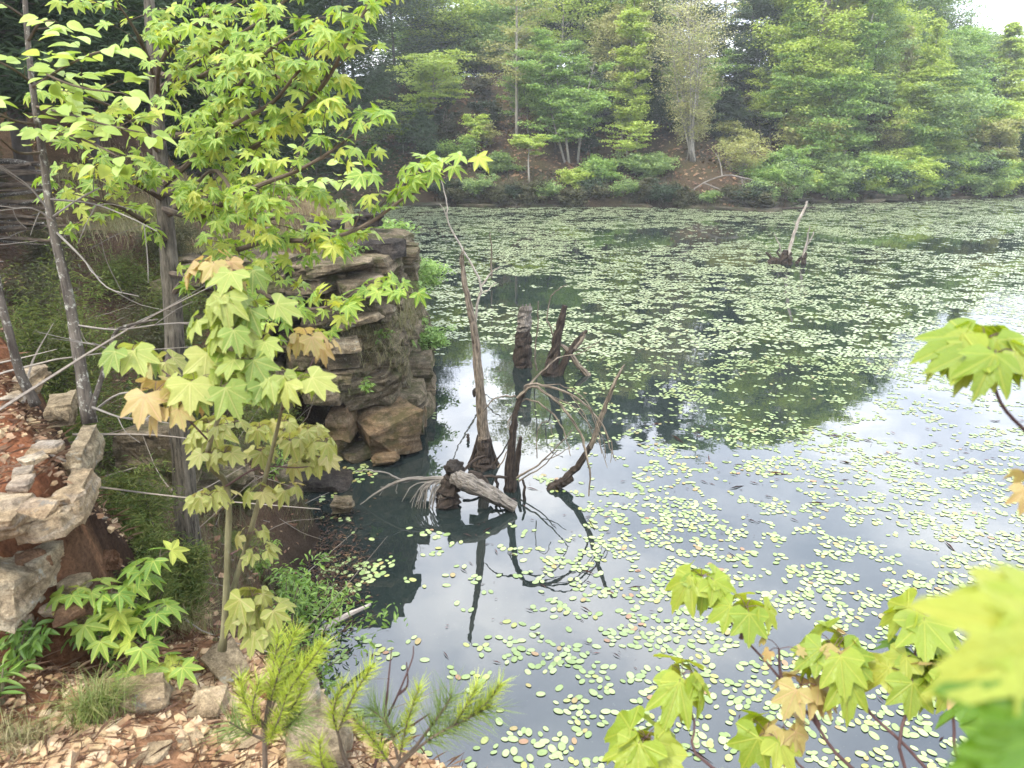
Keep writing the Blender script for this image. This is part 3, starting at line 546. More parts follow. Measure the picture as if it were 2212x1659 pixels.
# thin lichened tree with oval leaves
tp = poly([(194,915,2.95),(176,800,2.95),(150,650,3.0),(130,560,3.0),(110,470,3.0),(95,350,3.0),(72,200,3.0),(58,60,3.0),(50,-80,3)])
root = thing('tupelo_tree', 'thin lichen-spotted tree with smooth oval leaves on the bench edge', 'tree', tp[0])
t = MB(); tube(t, tp, [.03, .022, .019, .017, .014, .011, .009], 9, .08); tube(t, poly([(192,905,2.94),(215,830,2.92),(238,755,2.9),(252,715,2.9),(290,700,2.85),(340,690,2.8)]), [.012, .008, .004], 7); t.build('trunk', M['barkL'], root, True)
bb = MB(); lb = MB()
for pts in [[(150,700,3),(250,712,2.9),(350,700,2.8),(440,695,2.75)], [(200,890,2.95),(260,850,2.8),(330,855,2.7),(420,870,2.6)], [(120,500,3),(180,560,2.9),(230,620,2.85),(300,640,2.8)], [(105,430,3),(200,440,2.9),(280,470,2.8),(340,500,2.75)], [(110,460,3),(60,400,2.9),(0,360,2.8)], [(235,755,2.9),(200,740,2.85)], [(200,880,2.9),(280,905,2.8),(400,898,2.7)], [(118,480,3),(70,450,2.9),(0,455,2.8)], [(112,470,3),(170,430,2.9),(215,405,2.85)]]:
    q = poly(pts); tube(bb, q, [.005, .003, .0015], 5)
    for k in range(3):
        p0, tt = along(q, rng.uniform(.3, .9)); e = p0[0]+(tt[0]+rng.normal(0, .5, 3))*.2; tube(bb, smooth_path([p0[0], (p0[0]+e)/2+rng.normal(0, .015, 3), e], 3), [.002, .001], 4)
bb.build('bare_twigs', M['fallen'], root); bb = MB()
for pts in [[(78,230,3),(160,250,2.8),(230,270,2.7),(300,285,2.65)], [(70,180,3),(30,150,2.8),(-20,125,2.7)], [(85,300,3),(140,290,2.8),(200,310,2.7),(250,335,2.65)], [(60,90,3),(85,50,2.9),(110,45,2.8)], [(70,190,3),(130,150,2.8),(190,120,2.7),(225,110,2.65)], [(64,140,3),(120,170,2.8),(180,190,2.7),(250,200,2.6)], [(56,40,3),(20,15,2.9),(-10,0,2.8)], [(80,270,3),(30,260,2.8),(-10,240,2.7)], [(90,330,3),(40,330,2.85),(0,300,2.75)]]:
    q = poly(pts); tube(bb, q, [.006, .003], 5); twigs(lb, bb, q, OVAL, 9, (.06, .16), (.06, .09), .05, .25, .0016, .3)
lb.build('leaves', M['tupelo'], root); bb.build('branches', M['twig'], root)
tp = poly([(-10,590,2.6),(0,640,2.62),(25,740,2.65),(45,810,2.7),(78,875,2.75)]); t = MB(); tube(t, tp, [.013, .014, .016, .02], 8, .06); tag(t.build('bare_sapling', M['barkL'], None, True), 'leafless grey sapling leaning out of the red bench, cut by the left edge', 'sapling')
# small oval-leaved sapling standing on the headland grass
tp = poly([(575,560,6.2),(580,500,6.2),(578,450,6.2),(600,420,6.2),(620,390,6.1)]); root = thing('oak_sapling', 'dark slim sapling forking on the headland behind the sweetgum leaves', 'sapling', tp[0]); t = MB(); lb = MB(); bb = MB(); tube(t, tp, [.02, .014, .007], 7); t.build('trunk', M['twig'], root)
for pts in [[(580,450,6.2),(560,410,6.1),(545,370,6)], [(600,420,6.1),(650,400,6),(720,395,5.9),(750,390,5.8)], [(620,390,6.1),(640,340,6),(660,300,6)]]:
    q = poly(pts); tube(bb, q, [.008, .003], 5); twigs(lb, bb, q, OVAL, 7, (.1, .3), (.09, .13), .08, .4, .003, .3)
lb.build('leaves', M['tupelo'], root); bb.build('branches', M['twig'], root)
# ------------------------------------------------------------------ maples and seedling built from leaf whorls
def whorl(lb, pb, c, n, size, tms, pet=.035, droop=.75, face=None):
    a0 = rng.uniform(0, 6.28); P, D, N, S = [], [], [], []
    for k in range(n):
        a = a0+k*6.28/n+rng.normal(0, .35); o = np.array([math.cos(a), math.sin(a)-.15, .25]); l = pet*rng.uniform(.7, 1.4); b = c+nz(o)*l
        tube(pb, smooth_path([c, (c+b)/2+np.array([0, 0, .006]), b], 2), [.0011, .0009], 3, cap=False)
        d = np.array([math.cos(a), math.sin(a), -droop*rng.uniform(.5, 1.7)]); P.append(b); D.append(d); N.append(np.array([math.cos(a)*.5+rng.normal(0, .2), math.sin(a)*.5-.35+rng.normal(0, .2), 1.])); S.append(size*rng.uniform(.8, 1.15))
    leaves(lb, tms, np.array(P), np.array(D), np.array(N), np.array(S))
root = thing('red_maple_sapling', 'red maple sapling with two slim stems and drooping bronze and green leaves', 'sapling', W(480, 1405, 2.35))
t = MB(); tube(t, poly([(482,1405,2.35),(490,1260,2.3),(492,1180,2.28),(494,1090,2.24),(484,1037,2.2),(450,1003,2.12),(454,956,2.05),(480,880,1.95),(502,785,1.88),(503,720,1.84),(490,640,1.82),(470,585,1.8)]), [.012, .0105, .010, .009, .0075, .006, .005, .004, .003], 8, .05); t.build('stem', M['stemY'], root, True)
t = MB(); tube(t, poly([(476,1405,2.37),(505,1270,2.33),(535,1170,2.28),(578,1013,2.12),(608,886,1.95),(612,850,1.9)]), [.0105, .009, .0075, .005, .003], 8, .05); t.build('stem', M['stemY'], root, True)
tb = MB(); la = MB(); lr = MB(); lbz = MB()
for q in ([(454,956,2.05),(400,900,1.9),(340,850,1.8),(290,780,1.82)], [(480,880,1.95),(420,850,1.8),(350,800,1.8)], [(502,785,1.88),(560,740,1.85),(575,700,1.82)], [(608,886,1.95),(640,850,1.85),(680,770,1.95)], [(480,880,1.95),(540,870,1.8),(600,840,1.78)], [(488,1050,2.2),(560,1010,2.15),(640,1010,2.2),(690,1005,2.25)], [(492,1200,2.28),(540,1180,2.3),(570,1210,2.3)], [(482,1390,2.35),(530,1350,2.3),(580,1340,2.25)]):
    t = MB(); tube(t, poly(q), [.003, .0018], 5); t.build('branch', M['twigR'], root)
for (u, v, tt, n, s) in [(520,612,1.8,4,.09),(490,660,1.76,5,.1),(560,690,1.8,4,.095),(500,735,1.75,5,.1),(445,715,1.8,4,.09),(565,760,1.8,4,.095),(455,785,1.76,4,.1),(540,800,1.75,4,.1),(420,845,1.7,5,.1),(475,860,1.7,4,.1),(600,835,1.75,4,.1),(640,845,1.75,5,.1),(285,780,1.8,5,.1),(560,850,1.75,3,.1),(500,690,1.8,4,.09),(520,850,1.75,4,.095)]:
    whorl(la, tb, W(u, v-22, tt), n, s*.70, MAPLE)
for (u, v, tt, n, s) in [(462,592,1.8,5,.09),(335,868,1.7,5,.095),(664,748,1.92,5,.075),(695,765,2.0,3,.07),(385,900,1.7,3,.085),(480,590,1.82,3,.08)]: whorl(lr, tb, W(u, v-20, tt), n, s*.72, MAPLE)
for k in range(21): whorl(lbz, tb, W(random.uniform(420, 700), random.uniform(905, 1075), random.uniform(2.0, 2.3)), 4, .047, MAPLE, .026)
for (u, v, s) in [(540,1165,.05),(562,1205,.055),(545,1300,.075),(528,1335,.075),(585,1325,.06),(560,1370,.07),(350,795,.07),(450,925,.085),(690,1000,.055),(655,1010,.055)]: whorl(lbz, tb, W(u, v-12, 2.25), 4, s, MAPLE, .03)
la.build('leaves', M['maple'], root, True); tag(lr.build('leaves', M['mapleR'], root, True), 'young leaves tinged pink'); tag(lbz.build('leaves', M['mapleB'], root), 'smaller bronze leaves low on the stems'); tag(tb.build('leaf_stalks', M['twigR'], root), kind='stuff')
root = thing('sweetgum_seedling', 'bright lime sweetgum seedling with star leaves beside the red soil', 'seedling', W(285, 1430, 2.5)); lb = MB(); tb = MB()
tube(tb, poly([(285,1430,2.5),(255,1370,2.45),(240,1310,2.42),(300,1255,2.42),(345,1215,2.42)]), [.006, .004, .002], 5); tube(tb, poly([(285,1430,2.5),(330,1440,2.4),(380,1440,2.35)]), [.004, .002], 5); tube(tb, poly([(250,1360,2.45),(190,1320,2.4),(160,1300,2.4)]), [.003, .002], 5); tube(tb, poly([(270,1400,2.45),(320,1360,2.4),(345,1330,2.4)]), [.003, .002], 5)
for (u, v) in [(200,1280),(240,1290),(168,1305),(265,1320),(310,1235),(345,1212),(300,1262),(225,1340),(268,1385),(315,1345),(345,1325),(215,1385),(180,1350),(330,1465),(358,1440),(385,1445),(290,1455),(305,1400),(205,1310),(150,1290),(255,1345)]: whorl(lb, tb, W(u, v-8, random.uniform(2.3, 2.45)), 3, .068, SWEET, .03, .4)
lb.build('leaves', M['sweet'], root); tb.build('stem', M['twig'], root)
# red maple reaching in from the right
base = np.array([1.35, 1.15, gz(1.35, 1.15)]); root = thing('red_maple_tree', 'red maple reaching in from the lower right with lime leaves over the water', 'tree', base); lb = MB(); lr = MB(); ld = MB(); tb = MB()
hub = base+np.array([-.1, 0, .35]); tube(tb, smooth_path([base, base+np.array([-.05, 0, .2]), hub], 3), [.014, .012], 8)
for q in ([(1530,1270,1.62),(1545,1300,1.6),(1600,1370,1.58),(1655,1430,1.55),(1700,1485,1.52),(1760,1560,1.5),(1840,1659,1.48)], [(1620,1330,1.56),(1600,1380,1.57)], [(1683,1402,1.5),(1684,1440,1.52),(1690,1475,1.52)], [(1740,1500,1.5),(1770,1570,1.49)], [(1812,1430,1.5),(1840,1470,1.5),(1880,1540,1.48),(1960,1615,1.45)], [(1990,1350,1.5),(1975,1420,1.48),(1968,1500,1.46),(1955,1659,1.44)], [(2045,1480,1.4),(2060,1560,1.4),(2078,1659,1.4)], [(1478,1480,1.55),(1500,1560,1.52),(1540,1659,1.5)], [(1410,1615,1.5),(1450,1700,1.45)], [(1690,1590,1.5),(1760,1680,1.48)]):
    P_ = [W(*k) for k in q]
    if q[-1][1] > 1600: P_ += [P_[-1]*.5+hub*.5+np.array([0, 0, -.08]), hub]
    tube(tb, smooth_path(P_, 4), [.002, .0028, .0035, .005], 6)
q = [(2130,750,1.05),(2150,840,1.05),(2175,890,1.05),(2240,960,1.05),(2330,1100,1.0)]; tube(tb, smooth_path([W(*k) for k in q]+[np.array([1.2, .95, 2.9]), hub], 4), [.0018, .0025, .003, .006], 6)
for (u, v, tt, n, s) in [(1515,1250,1.6,6,.09),(1612,1318,1.55,5,.085),(1800,1405,1.5,6,.105),(1818,1455,1.48,2,.11),(1990,1335,1.5,5,.105),(1983,1425,1.48,4,.095),(1965,1470,1.46,3,.09),(2057,1465,1.42,5,.1),(1474,1462,1.54,6,.1),(1395,1600,1.48,6,.1),(1420,1620,1.5,3,.09),(1655,1590,1.5,4,.095),(2125,740,1.05,7,.095),(2150,770,1.02,4,.09)]: whorl(lb, tb, W(u, v-6, tt), n, s*.8, MAPLE, .028)
for (u, v, tt, n, s) in [(1730,1480,1.5,5,.085),(1684,1402,1.5,3,.03),(1690,1572,1.5,4,.085),(1810,1395,1.5,2,.07),(2215,1050,.9,2,.035),(2040,1470,1.4,2,.06)]: whorl(lr, tb, W(u, v, tt), n, s*.8, MAPLE, .028)
whorl(ld, tb, W(2160, 1560, .95), 3, .08, MAPLE, .03); whorl(ld, tb, W(1985, 1420, 1.5), 3, .085, MAPLE, .03)
def oneleaf(lb, u, v, t, u2, v2, t2, size, n=(0, -.6, .8)): a = W(u, v, t); place(lb, MAPLE[1], [a], [W(u2, v2, t2)-a], [n], [size], None, True)
oneleaf(lb, 2270, 1370, .32, 2040, 1490, .29, .06); oneleaf(lb, 2300, 1330, .33, 2180, 1400, .3, .05); oneleaf(ld, 2290, 1570, .3, 2110, 1650, .28, .05); oneleaf(ld, 2300, 1650, .3, 2150, 1610, .28, .045)
tube(tb, smooth_path([W(2270, 1370, .32), W(2340, 1420, .36), W(2400, 1700, .8), hub], 4), [.0012, .002, .003], 5); tube(tb, smooth_path([W(2290, 1570, .3), W(2360, 1660, .34), W(2400, 1800, .8), hub], 4), [.0012, .002, .003], 5)
lb.build('leaves', M['mapleF'], root, True); tag(lr.build('leaves', M['mapleR'], root, True), 'youngest leaves tinged pink'); tag(ld.build('leaves', M['mapleD'], root), 'darker green lower leaves'); tb.build('branches', M['twigR'], root)
# ------------------------------------------------------------------ young pines
NEED = (np.array([(-.5, 0, 0), (.5, 0, 0), (.32, .55, .03), (-.32, .55, .03), (0, 1, -.02)]), [np.array([[0, 1, 2, 3]]), np.array([[3, 2, 4]])])
def shoot(nb, tb, path, r=.003, nl=(.03, .05), dens=1700, spread=.75, s0=.35, w=.0019):
    tube(tb, path, [r, r*.5], 6); L = pathlen(path)[-1]; n = int(L*dens*(1-s0)); s = rng.uniform(s0, 1, n); P, T = along(path, s)
    rd = rng.normal(0, 1, (n, 3)); rd = nz(rd-T*(rd*T).sum(1, keepdims=True)); D = T*rng.uniform(.6, 1.1, (n, 1))+rd*spread*rng.uniform(.7, 1.2, (n, 1))
    S = rng.uniform(*nl, n); place(nb, NEED, P, D, rng.normal(0, 1, (n, 3)), S, np.full(n, w))
def pine(label, base, stems, shoots, old=()):
    root = thing('pine_seedling', label, 'young pine', base); nb = MB(); ob = MB(); tb = MB()
    for q in stems: tube(tb, poly(q), [.007, .005, .003], 7)
    for q in shoots: shoot(nb, tb, poly(q), s0=.15)
    for q in old: shoot(ob, tb, poly(q), .0035, (.06, .10), 1500, 1.1, .35)
    if ob.n: ob.build('old_needles', M['needleD'], root)
    nb.build('needles', M['needle'], root); tb.build('stem', M['twig'], root)
pine('young pine standing at the gravel edge with upright yellow-green candles', W(575, 1690, 1.75), [[(575,1700,1.75),(572,1600,1.7),(580,1520,1.66),(605,1440,1.62)]],
     [[(580,1540,1.66),(600,1460,1.62),(640,1362,1.6)],[(590,1540,1.66),(640,1470,1.6),(698,1392,1.56)],[(576,1570,1.68),(530,1520,1.66),(520,1465,1.66)],[(580,1540,1.66),(590,1450,1.64),(602,1372,1.64)],[(578,1560,1.68),(630,1530,1.62),(660,1470,1.6)],[(576,1580,1.68),(545,1540,1.64),(560,1470,1.62)],[(590,1500,1.66),(640,1440,1.64),(670,1420,1.62)],[(574,1610,1.7),(600,1560,1.62),(620,1500,1.6)]],
     [[(574,1600,1.7),(530,1580,1.68),(495,1560,1.68)],[(574,1590,1.7),(620,1570,1.66),(650,1540,1.62)],[(580,1550,1.68),(600,1500,1.7),(625,1470,1.72)]])
pine('low pine branching out over the water with long needles, right of the young pine', W(800, 1760, 1.7), [[(800,1760,1.7),(850,1665,1.68),(900,1610,1.66)],[(800,1760,1.7),(745,1640,1.68),(730,1580,1.66)]],
     [[(860,1650,1.68),(880,1560,1.64),(905,1485,1.62)],[(730,1580,1.66),(760,1510,1.62),(802,1440,1.6)],[(735,1600,1.66),(720,1540,1.64),(742,1475,1.62)],[(1000,1555,1.62),(1050,1520,1.6),(1082,1475,1.58)],[(980,1565,1.62),(1010,1520,1.6),(1030,1480,1.6)],[(850,1660,1.68),(800,1590,1.66),(770,1560,1.64)],[(740,1650,1.68),(700,1640,1.66),(650,1620,1.64)],[(745,1655,1.68),(700,1660,1.62),(690,1600,1.6)]],
     [[(860,1655,1.68),(930,1595,1.64),(1000,1558,1.62),(1060,1525,1.6)],[(860,1640,1.68),(840,1570,1.66),(800,1530,1.66)],[(900,1610,1.66),(960,1530,1.64),(975,1500,1.64)]])
t = MB()
for q in ([(800,1700,1.75),(830,1570,1.72),(860,1500,1.7),(890,1425,1.7),(893,1395,1.7)], [(860,1500,1.7),(880,1480,1.7),(878,1430,1.7)], [(830,1570,1.72),(838,1480,1.7),(846,1400,1.7)], [(820,1610,1.72),(900,1560,1.72),(930,1540,1.7)]): tube(t, poly(q), [.004, .0025, .0012], 5)
tag(t.build('bare_twig', M['twigR']), 'leafless purple-brown twig standing among the low pine branches', 'twig')
# ------------------------------------------------------------------ dead wood in the pond
def px(n, y): return n*(y/math.cos(PIT))/FP*1.0
def wood(mb, pts, y, rpx, n=8, rough=.12, k=4):
    q = smooth_path([WY(p[0], p[1], p[2] if len(p) > 2 else y) for p in pts], k); j = rng.normal(0, 1, q.shape)*px(.9 if max(rpx) < 5 else .5, y); j[0] = 0; j[-1] = 0
    tube(mb, q+j, [px(r, y) for r in rpx], n, rough)
def sunk(p): q = list(p); q[1] += 12; return tuple(q)
y = 8.47; root = thing('dead_tree', 'tall bare dead trunk with flared dark base standing in the water', 'dead tree', WZ(1045, 1005)); t = MB()
wood(t, [(1045,962),(1044,940),(1041,890),(1035,830),(1028,740),(1018,680),(1005,620),(997,558)], y, [15,14,12.5,11.5,10.5,9.5,8.5,7.5,6.5,5.5,3.5], 12, .12); tk_ = t.build('trunk', M['snag'], root)
for k in range(4): t = MB(); wood(t, [(994+k*2.2,572),(994+k*2.6,548-(k*11 % 17))], y, [2.2, .5], 5); t.build('splinter', M['snag'], tk_)
t = MB(); wood(t, [(1044,1022),(1043,1002),(1045,975),(1045,945)], y, [34,27,19,15], 12, .2)
for a in range(9):
    an = a*.7; b = WZ(1044+math.cos(an)*34, 1006+math.sin(an)*10); top = WY(1044+math.cos(an)*13, 940, y)-np.array([0, math.sin(an)*.04, 0]); b[2] = -.05; tube(t, smooth_path([b, (b+top)/2*np.array([1, 1, .75]), top], 3), [.035, .022, .008], 6, .2)
t.build('root_flare', M['snagD'], tk_); t = MB(); wood(t, [(1035,838),(1026,846),(1024,858)], y, [6, 7, 2], 6); t.build('bracket', M['snagD'], tk_)
y = 12.62; root = thing('tree_stump', 'broad upright stump, grey lichen above and dark wet wood below', 'stump', WZ(1130, 792)); t = MB(); wood(t, [(1129,805),(1129,785),(1130,740),(1131,712)], y, [22,19,17,15], 12, .2, 5); t.build('trunk', M['snagD'], root); t = MB(); wood(t, [(1131,714),(1133,690),(1135,662)], y, [15.5,14,12.5], 12, .2, 5); tk_ = t.build('top', M['snagG'], root)
for k in range(6): 
    t = MB(); wood(t, [(1124+k*4,690),(1125+k*4,665-(k*7 % 13))], y, [4, 1.5], 5); t.build('splinter', M['snagG'], tk_)
y = 12.1; root = thing('tree_stump', 'broken stump with pointed stem and tangled side limbs behind the arching branches', 'stump', WZ(1190, 812)); t = MB(); wood(t, [(1187,822),(1192,795),(1200,750),(1211,700),(1221,660)], y, [22,15,10,8,5], 10, .25); t.build('trunk', M['snagD'], root)
for pts, r in (([(1206,815),(1225,770),(1245,738),(1268,714)], [9,8,6,3]), ([(1272,812),(1250,790),(1225,755),(1206,742)], [7,6,5,3]), ([(1240,752),(1258,730),(1262,716)], [7,5,2]), ([(1222,778),(1240,760),(1275,748)], [3,2,1]), ([(1200,740),(1186,700),(1180,690),(1190,640)], [2,1.6,1]), ([(1190,640),(1205,625),(1225,615)], [1.3, .8]), ([(1160,800),(1156,770),(1162,690),(1163,650)], [2,1.6,1])): t = MB(); wood(t, pts, y, r, 7, .15); t.build('limb', M['snag'] if r[0] < 9 else M['snagD'], root)
y = 7.8; root = thing('dead_tree', 'dark dead stem with thin branches arching down into the water', 'dead tree', WZ(1103, 1062)); t = MB(); wood(t, [(1101,1082),(1102,1060),(1103,1000),(1108,930),(1117,880),(1134,846)], y, [20,15,10,8,6,4], 10, .25); t.build('trunk', M['snagD'], root); t = MB()
for pts, r in (([(1134,846),(1137,832),(1171,831),(1231,851,7.7),(1272,882,7.65),(1305,923,7.6),(1314,960,7.55),(1330,995,7.5)], [4,3,2.4,1.6,1]), ([(1117,860),(1137,842),(1154,835),(1188,855,7.7),(1221,886,7.6),(1255,939,7.5),(1266,980,7.4),(1274,1023,7.35),(1272,1072,7.3)], [4,3.4,3,2.6,1.6]), ([(1120,875),(1137,862),(1171,875,7.7),(1204,906,7.6),(1222,945,7.55),(1232,985,7.5)], [2.4,2,1]),
        ([(1043,889),(1060,868),(1077,859),(1114,854)], [1.2,1.6,2]), ([(1110,1035),(1140,1018),(1171,996),(1204,963),(1237,928)], [3,2.4,1.6,1]), ([(1171,996),(1200,985),(1228,968)], [1.4, .8]), ([(1120,1040),(1170,1010),(1205,972)], [2,1]), ([(1134,840),(1171,802,8),(1204,775,8.2),(1258,761,8.4),(1302,731,8.6)], [2.4,1.8,1.4, .8]), ([(1272,882,7.65),(1290,930,7.6),(1300,980,7.5)], [1.4, .8]), ([(1305,923,7.6),(1322,965,7.5),(1318,1000,7.45)], [1.2, .7]), ([(1231,851,7.7),(1262,895,7.6),(1290,960,7.5)], [1.3, .7]), ([(1160,990),(1162,930),(1182,910),(1195,940)], [1.2, .8]), ([(1075,1010),(1090,990),(1107,945)], [2,1.6,1.2]), ([(1112,900),(1100,930),(1104,900)], [1.6,1.2]), ([(1115,885),(1100,905),(1096,925)], [1.6, 1]), ([(1171,831),(1220,835,7.7),(1268,868,7.6),(1300,940,7.5),(1308,990,7.45)], [1.5, .8]), ([(1188,855,7.7),(1240,880,7.6),(1285,935,7.5),(1312,1010,7.4)], [1.4, .7])): wood(t, pts, y, r, 5, .1)
t.build('branches', M['snag'], root)
y = 7.84; root = thing('dead_tree', 'slanting dead trunk leaning right out of the pond', 'dead tree', WZ(1195, 1058)); t = MB(); wood(t, [(1216,1040),(1232,1022),(1252,1003),(1276,963)], y, [8,8,7.5,6.5], 8, .2); t.build('wet_base', M['snagD'], root); t = MB(); wood(t, [(1274,967),(1300,900),(1318,850),(1335,812),(1349,788)], y, [6,5.5,5,4,3,1.6], 8, .18); t.build('trunk', M['snag'], root); t = MB(); wood(t, [(1184,1066),(1195,1052),(1215,1042),(1236,1030)], y, [10,12,11,9], 9, .2); t.build('base', M['snagD'], root)
y = 7.44; root = thing('tree_stump', 'root stump with a grey fallen log leaning off it and pale rootlets', 'stump', WZ(965, 1095)); t = MB(); wood(t, [(966,1112),(966,1090),(968,1060),(978,1030)], y, [34,29,24,17], 12, .28, 5); t.build('trunk', M['snagD'], root)
t = MB(); wood(t, [(978,1032,7.4),(1005,1040,7.35),(1050,1062,7.3),(1112,1096,7.3)], y, [14,21,19,13], 12, .14, 6); t.build('log', M['snagG'], root)
t = MB(); wood(t, [(1012,1028,7.6),(1035,1030,7.6),(1062,1055,7.6)], y, [12,10,5], 8, .2); wood(t, [(1030,1030,7.7),(1062,1028,7.7),(1095,1032,7.7)], y, [4,4,3], 6, .2); wood(t, [(1000,1018,7.9),(1030,990,8.1),(1050,985,8.2)], y, [4,3,2], 6, .2); wood(t, [(1060,1010,8),(1080,985,8.0),(1100,950,7.9)], y, [2.5,2,1.5], 6, .2); t.build('limb', M['snagD'], root)
t = MB()
for pts, r in (([(985,1033),(922,1034),(868,1037),(818,1062),(778,1090)], [5,4.5,4,2.4,1.2]), ([(868,1037),(840,1024),(800,1016),(768,1018)], [2.4,2,1.2]), ([(868,1037),(845,1050),(822,1052)], [2,1]), ([(922,1033),(900,1030),(880,1040),(840,1045),(820,1070)], [1.5,1]), ([(860,1040),(855,1060),(858,1066)], [1.6,1])): wood(t, pts, y, r, 6, .08)
for k in range(26):
    u0 = random.uniform(925, 985); v0 = random.uniform(1030, 1042); u1 = u0-random.uniform(15, 70); v1 = random.uniform(1075, 1118); wood(t, [(u0, v0), ((u0+u1)/2-8, (v0+v1)/2-12, y-.05), (u1, v1, y-.1)], y, [2, 1.5, .8], 4, .1)
t.build('rootlets', M['fallen'], root)
V, F = rock_geo(.24, .22, .24, 503, box=2.2, n=14, cor=.2, rough=.16, tilt=(.3, .4)); mb = MB(); mb.add(V+WY(982, 1014, 7.5), F); mb.build('root_mass', M['cliffD'], root)
for k, (pts, y, r, lab) in enumerate([([(1125,944),(1120,980),(1114,1025)], 8.2, [4,6,7], 'short black post standing right behind the dark dead stem'), ([(1129,1036),(1133,1060),(1133,1096)], 7.55, [2.5,3.5,4], 'thin black stake in front of the dark dead stem'), ([(1072,1030),(1074,1060),(1075,1080)], 7.7, [3,4,4], 'stubby black stake left of the dark dead stem'), ([(1010,938),(1011,950),(1010,964)], 9.25, [3,3.5,3], 'tiny black stick end afloat left of the tall dead trunk')]):
    t = MB(); wood(t, pts, y, r, 7, .2); tag(t.build('dead_post', M['snagD']), lab, 'post')
y = 14.0; t = MB()
for pts, r in (([(1022,770),(1030,660),(1040,617),(1003,544),(969,484),(966,440),(952,386)], [3,2.6,2.2,1.8,1.2, .8]), ([(1040,617),(1060,590),(1080,576)], [2.2,1]), ([(1034,640),(1055,625),(1072,610)], [1.4, .8]), ([(969,484),(960,455),(950,440)], [1, .6])): wood(t, pts, y, r, 5, .05)
tag(t.build('dead_sapling', M['pale']), 'thin crooked bleached sapling rising behind the tall dead trunk', 'dead sapling')
t = MB(); wood(t, [(1062,600),(1062,540),(1058,500)], 20, [2,1.5, .8], 4); tag(t.build('reed', M['snag']), 'single dark upright stick in the far lily field', 'stick')
y = 23.2; root = thing('tree_stump', 'far black stump cluster among the lilies with one tall bleached branch', 'stump', WZ(1695, 572)); t = MB()
for pts, r in (([(1690,578),(1692,560),(1696,540)], [12,9,5]), ([(1676,574),(1668,560),(1655,545)], [6,4,2]), ([(1706,574),(1704,555),(1708,545)], [8,6,3]), ([(1660,570),(1670,562),(1682,566)], [6,7,6]), ([(1735,572),(1738,556),(1742,545)], [6,5,2]), ([(1690,560),(1680,545),(1684,535)], [3,2,1]), ([(1720,570),(1728,560),(1733,552)], [4,3,1])): wood(t, pts, y, r, 7, .25)
t.build('trunk', M['snagD'], root); t = MB()
for pts, r in (([(1702,568),(1712,515),(1728,474),(1743,434)], [4,3.4,3,1.8]), ([(1733,556),(1744,520),(1749,488)], [2,1.5, .8]), ([(1712,515),(1722,490),(1714,478)], [1.4, .8]), ([(1738,545),(1752,515),(1758,500)], [1.4, .8]), ([(1690,555),(1680,520),(1672,505)], [1.4, .8])): wood(t, pts, y, r, 5, .08)
t.build('branch', M['pale'], root)
t = MB(); tube(t, poly([(668,1378,5.55),(720,1345,5.8),(760,1325,5.95),(800,1305,6.1)]), [.014, .024, .022, .01], 8, .1); tag(t.build('driftwood', M['pale']), 'bleached bare branch lying in shallow water under the leafy shrub', 'branch')
P = np.array([(random.uniform(-.6, 8), random.uniform(3.9, 10), random.uniform(.004, .012)) for _ in range(750)]); P = P[fbm(P[:, 0]*.9, P[:, 1]*.9, 3, 61) > .5]; n = len(P); a = rng.normal(-.35, .6, n); D = np.c_[np.cos(a), np.sin(a), np.zeros(n)]; S = rng.lognormal(math.log(.06), .7, n).clip(.01, .35); g = MB(); place(g, KITE, P, D, np.c_[rng.normal(0, .1, (n, 2)), np.ones(n)], S, np.minimum(S*.4, rng.uniform(.003, .012, n))); tag(g.build('floating_debris', M['reddebris']), kind='stuff')
# ------------------------------------------------------------------ grass, shrubs, juniper
def blades(mb, P, L, w, lean=.5, dirs=None):
    n = len(P); a = rng.uniform(0, 6.28, n); o = np.c_[np.cos(a), np.sin(a), np.zeros(n)]; l = lean*rng.uniform(.2, 1.3, n)[:, None]
    if dirs is not None: o = nz(o+dirs)
    s = np.c_[-o[:, 1], o[:, 0], np.zeros(n)]*(np.broadcast_to(w, (n,))[:, None]); L = np.broadcast_to(L, (n,))[:, None]; up = np.array([0, 0, 1.])
    m = P+L*(.55*up+o*l*.35); t = P+L*((.95-.35*l.clip(0, 1.3))*up+o*l*1.0)
    V = np.stack([P-s, P+s, m+s*.7, m-s*.7, t], 1).reshape(-1, 3); k = np.arange(n)[:, None]*5
    mb.add(V, [k+np.array([[0, 1, 2, 3]]), k+np.array([[3, 2, 4]])])
def tuft(label, u, v, n, L, mat, spread, name='grass_tuft', onz=None):
    p = onground(u, v) if onz is None else onz; P = np.c_[rng.normal(0, spread, n)+p[0], rng.normal(0, spread, n)+p[1], np.zeros(n)]; P[:, 2] = hgt(P[:, 0], P[:, 1])
    mb = MB(); blades(mb, P, rng.uniform(.5, 1.1, n)*L, rng.uniform(.0008, .0016, n), .9); tag(mb.build(name, M[mat]), label, 'grass tuft')
UND = [(np.array([-1.4, 2.1, gz(-1.4, 2.1)]), False, .3, .12), (np.array([-1.36, 2.3, gz(-1.36, 2.3)]), True, .32, .15), (np.array([-1.52, 1.88, gz(-1.52, 1.88)]), False, .15, .1)]
tuft('long green grass tuft flopping over the gravel', 215, 1555, 420, .17, 'grass', .028); tuft('small dry grass tuft on the gravel near the left edge', 45, 1612, 260, .09, 'drygrass', .03); tuft('wispy grass tuft below the sweetgum seedling', 275, 1520, 160, .12, 'grass', .03); tuft('pale grass tuft on the slope right of the seedling', 400, 1370, 330, .22, 'drygrass', .05)
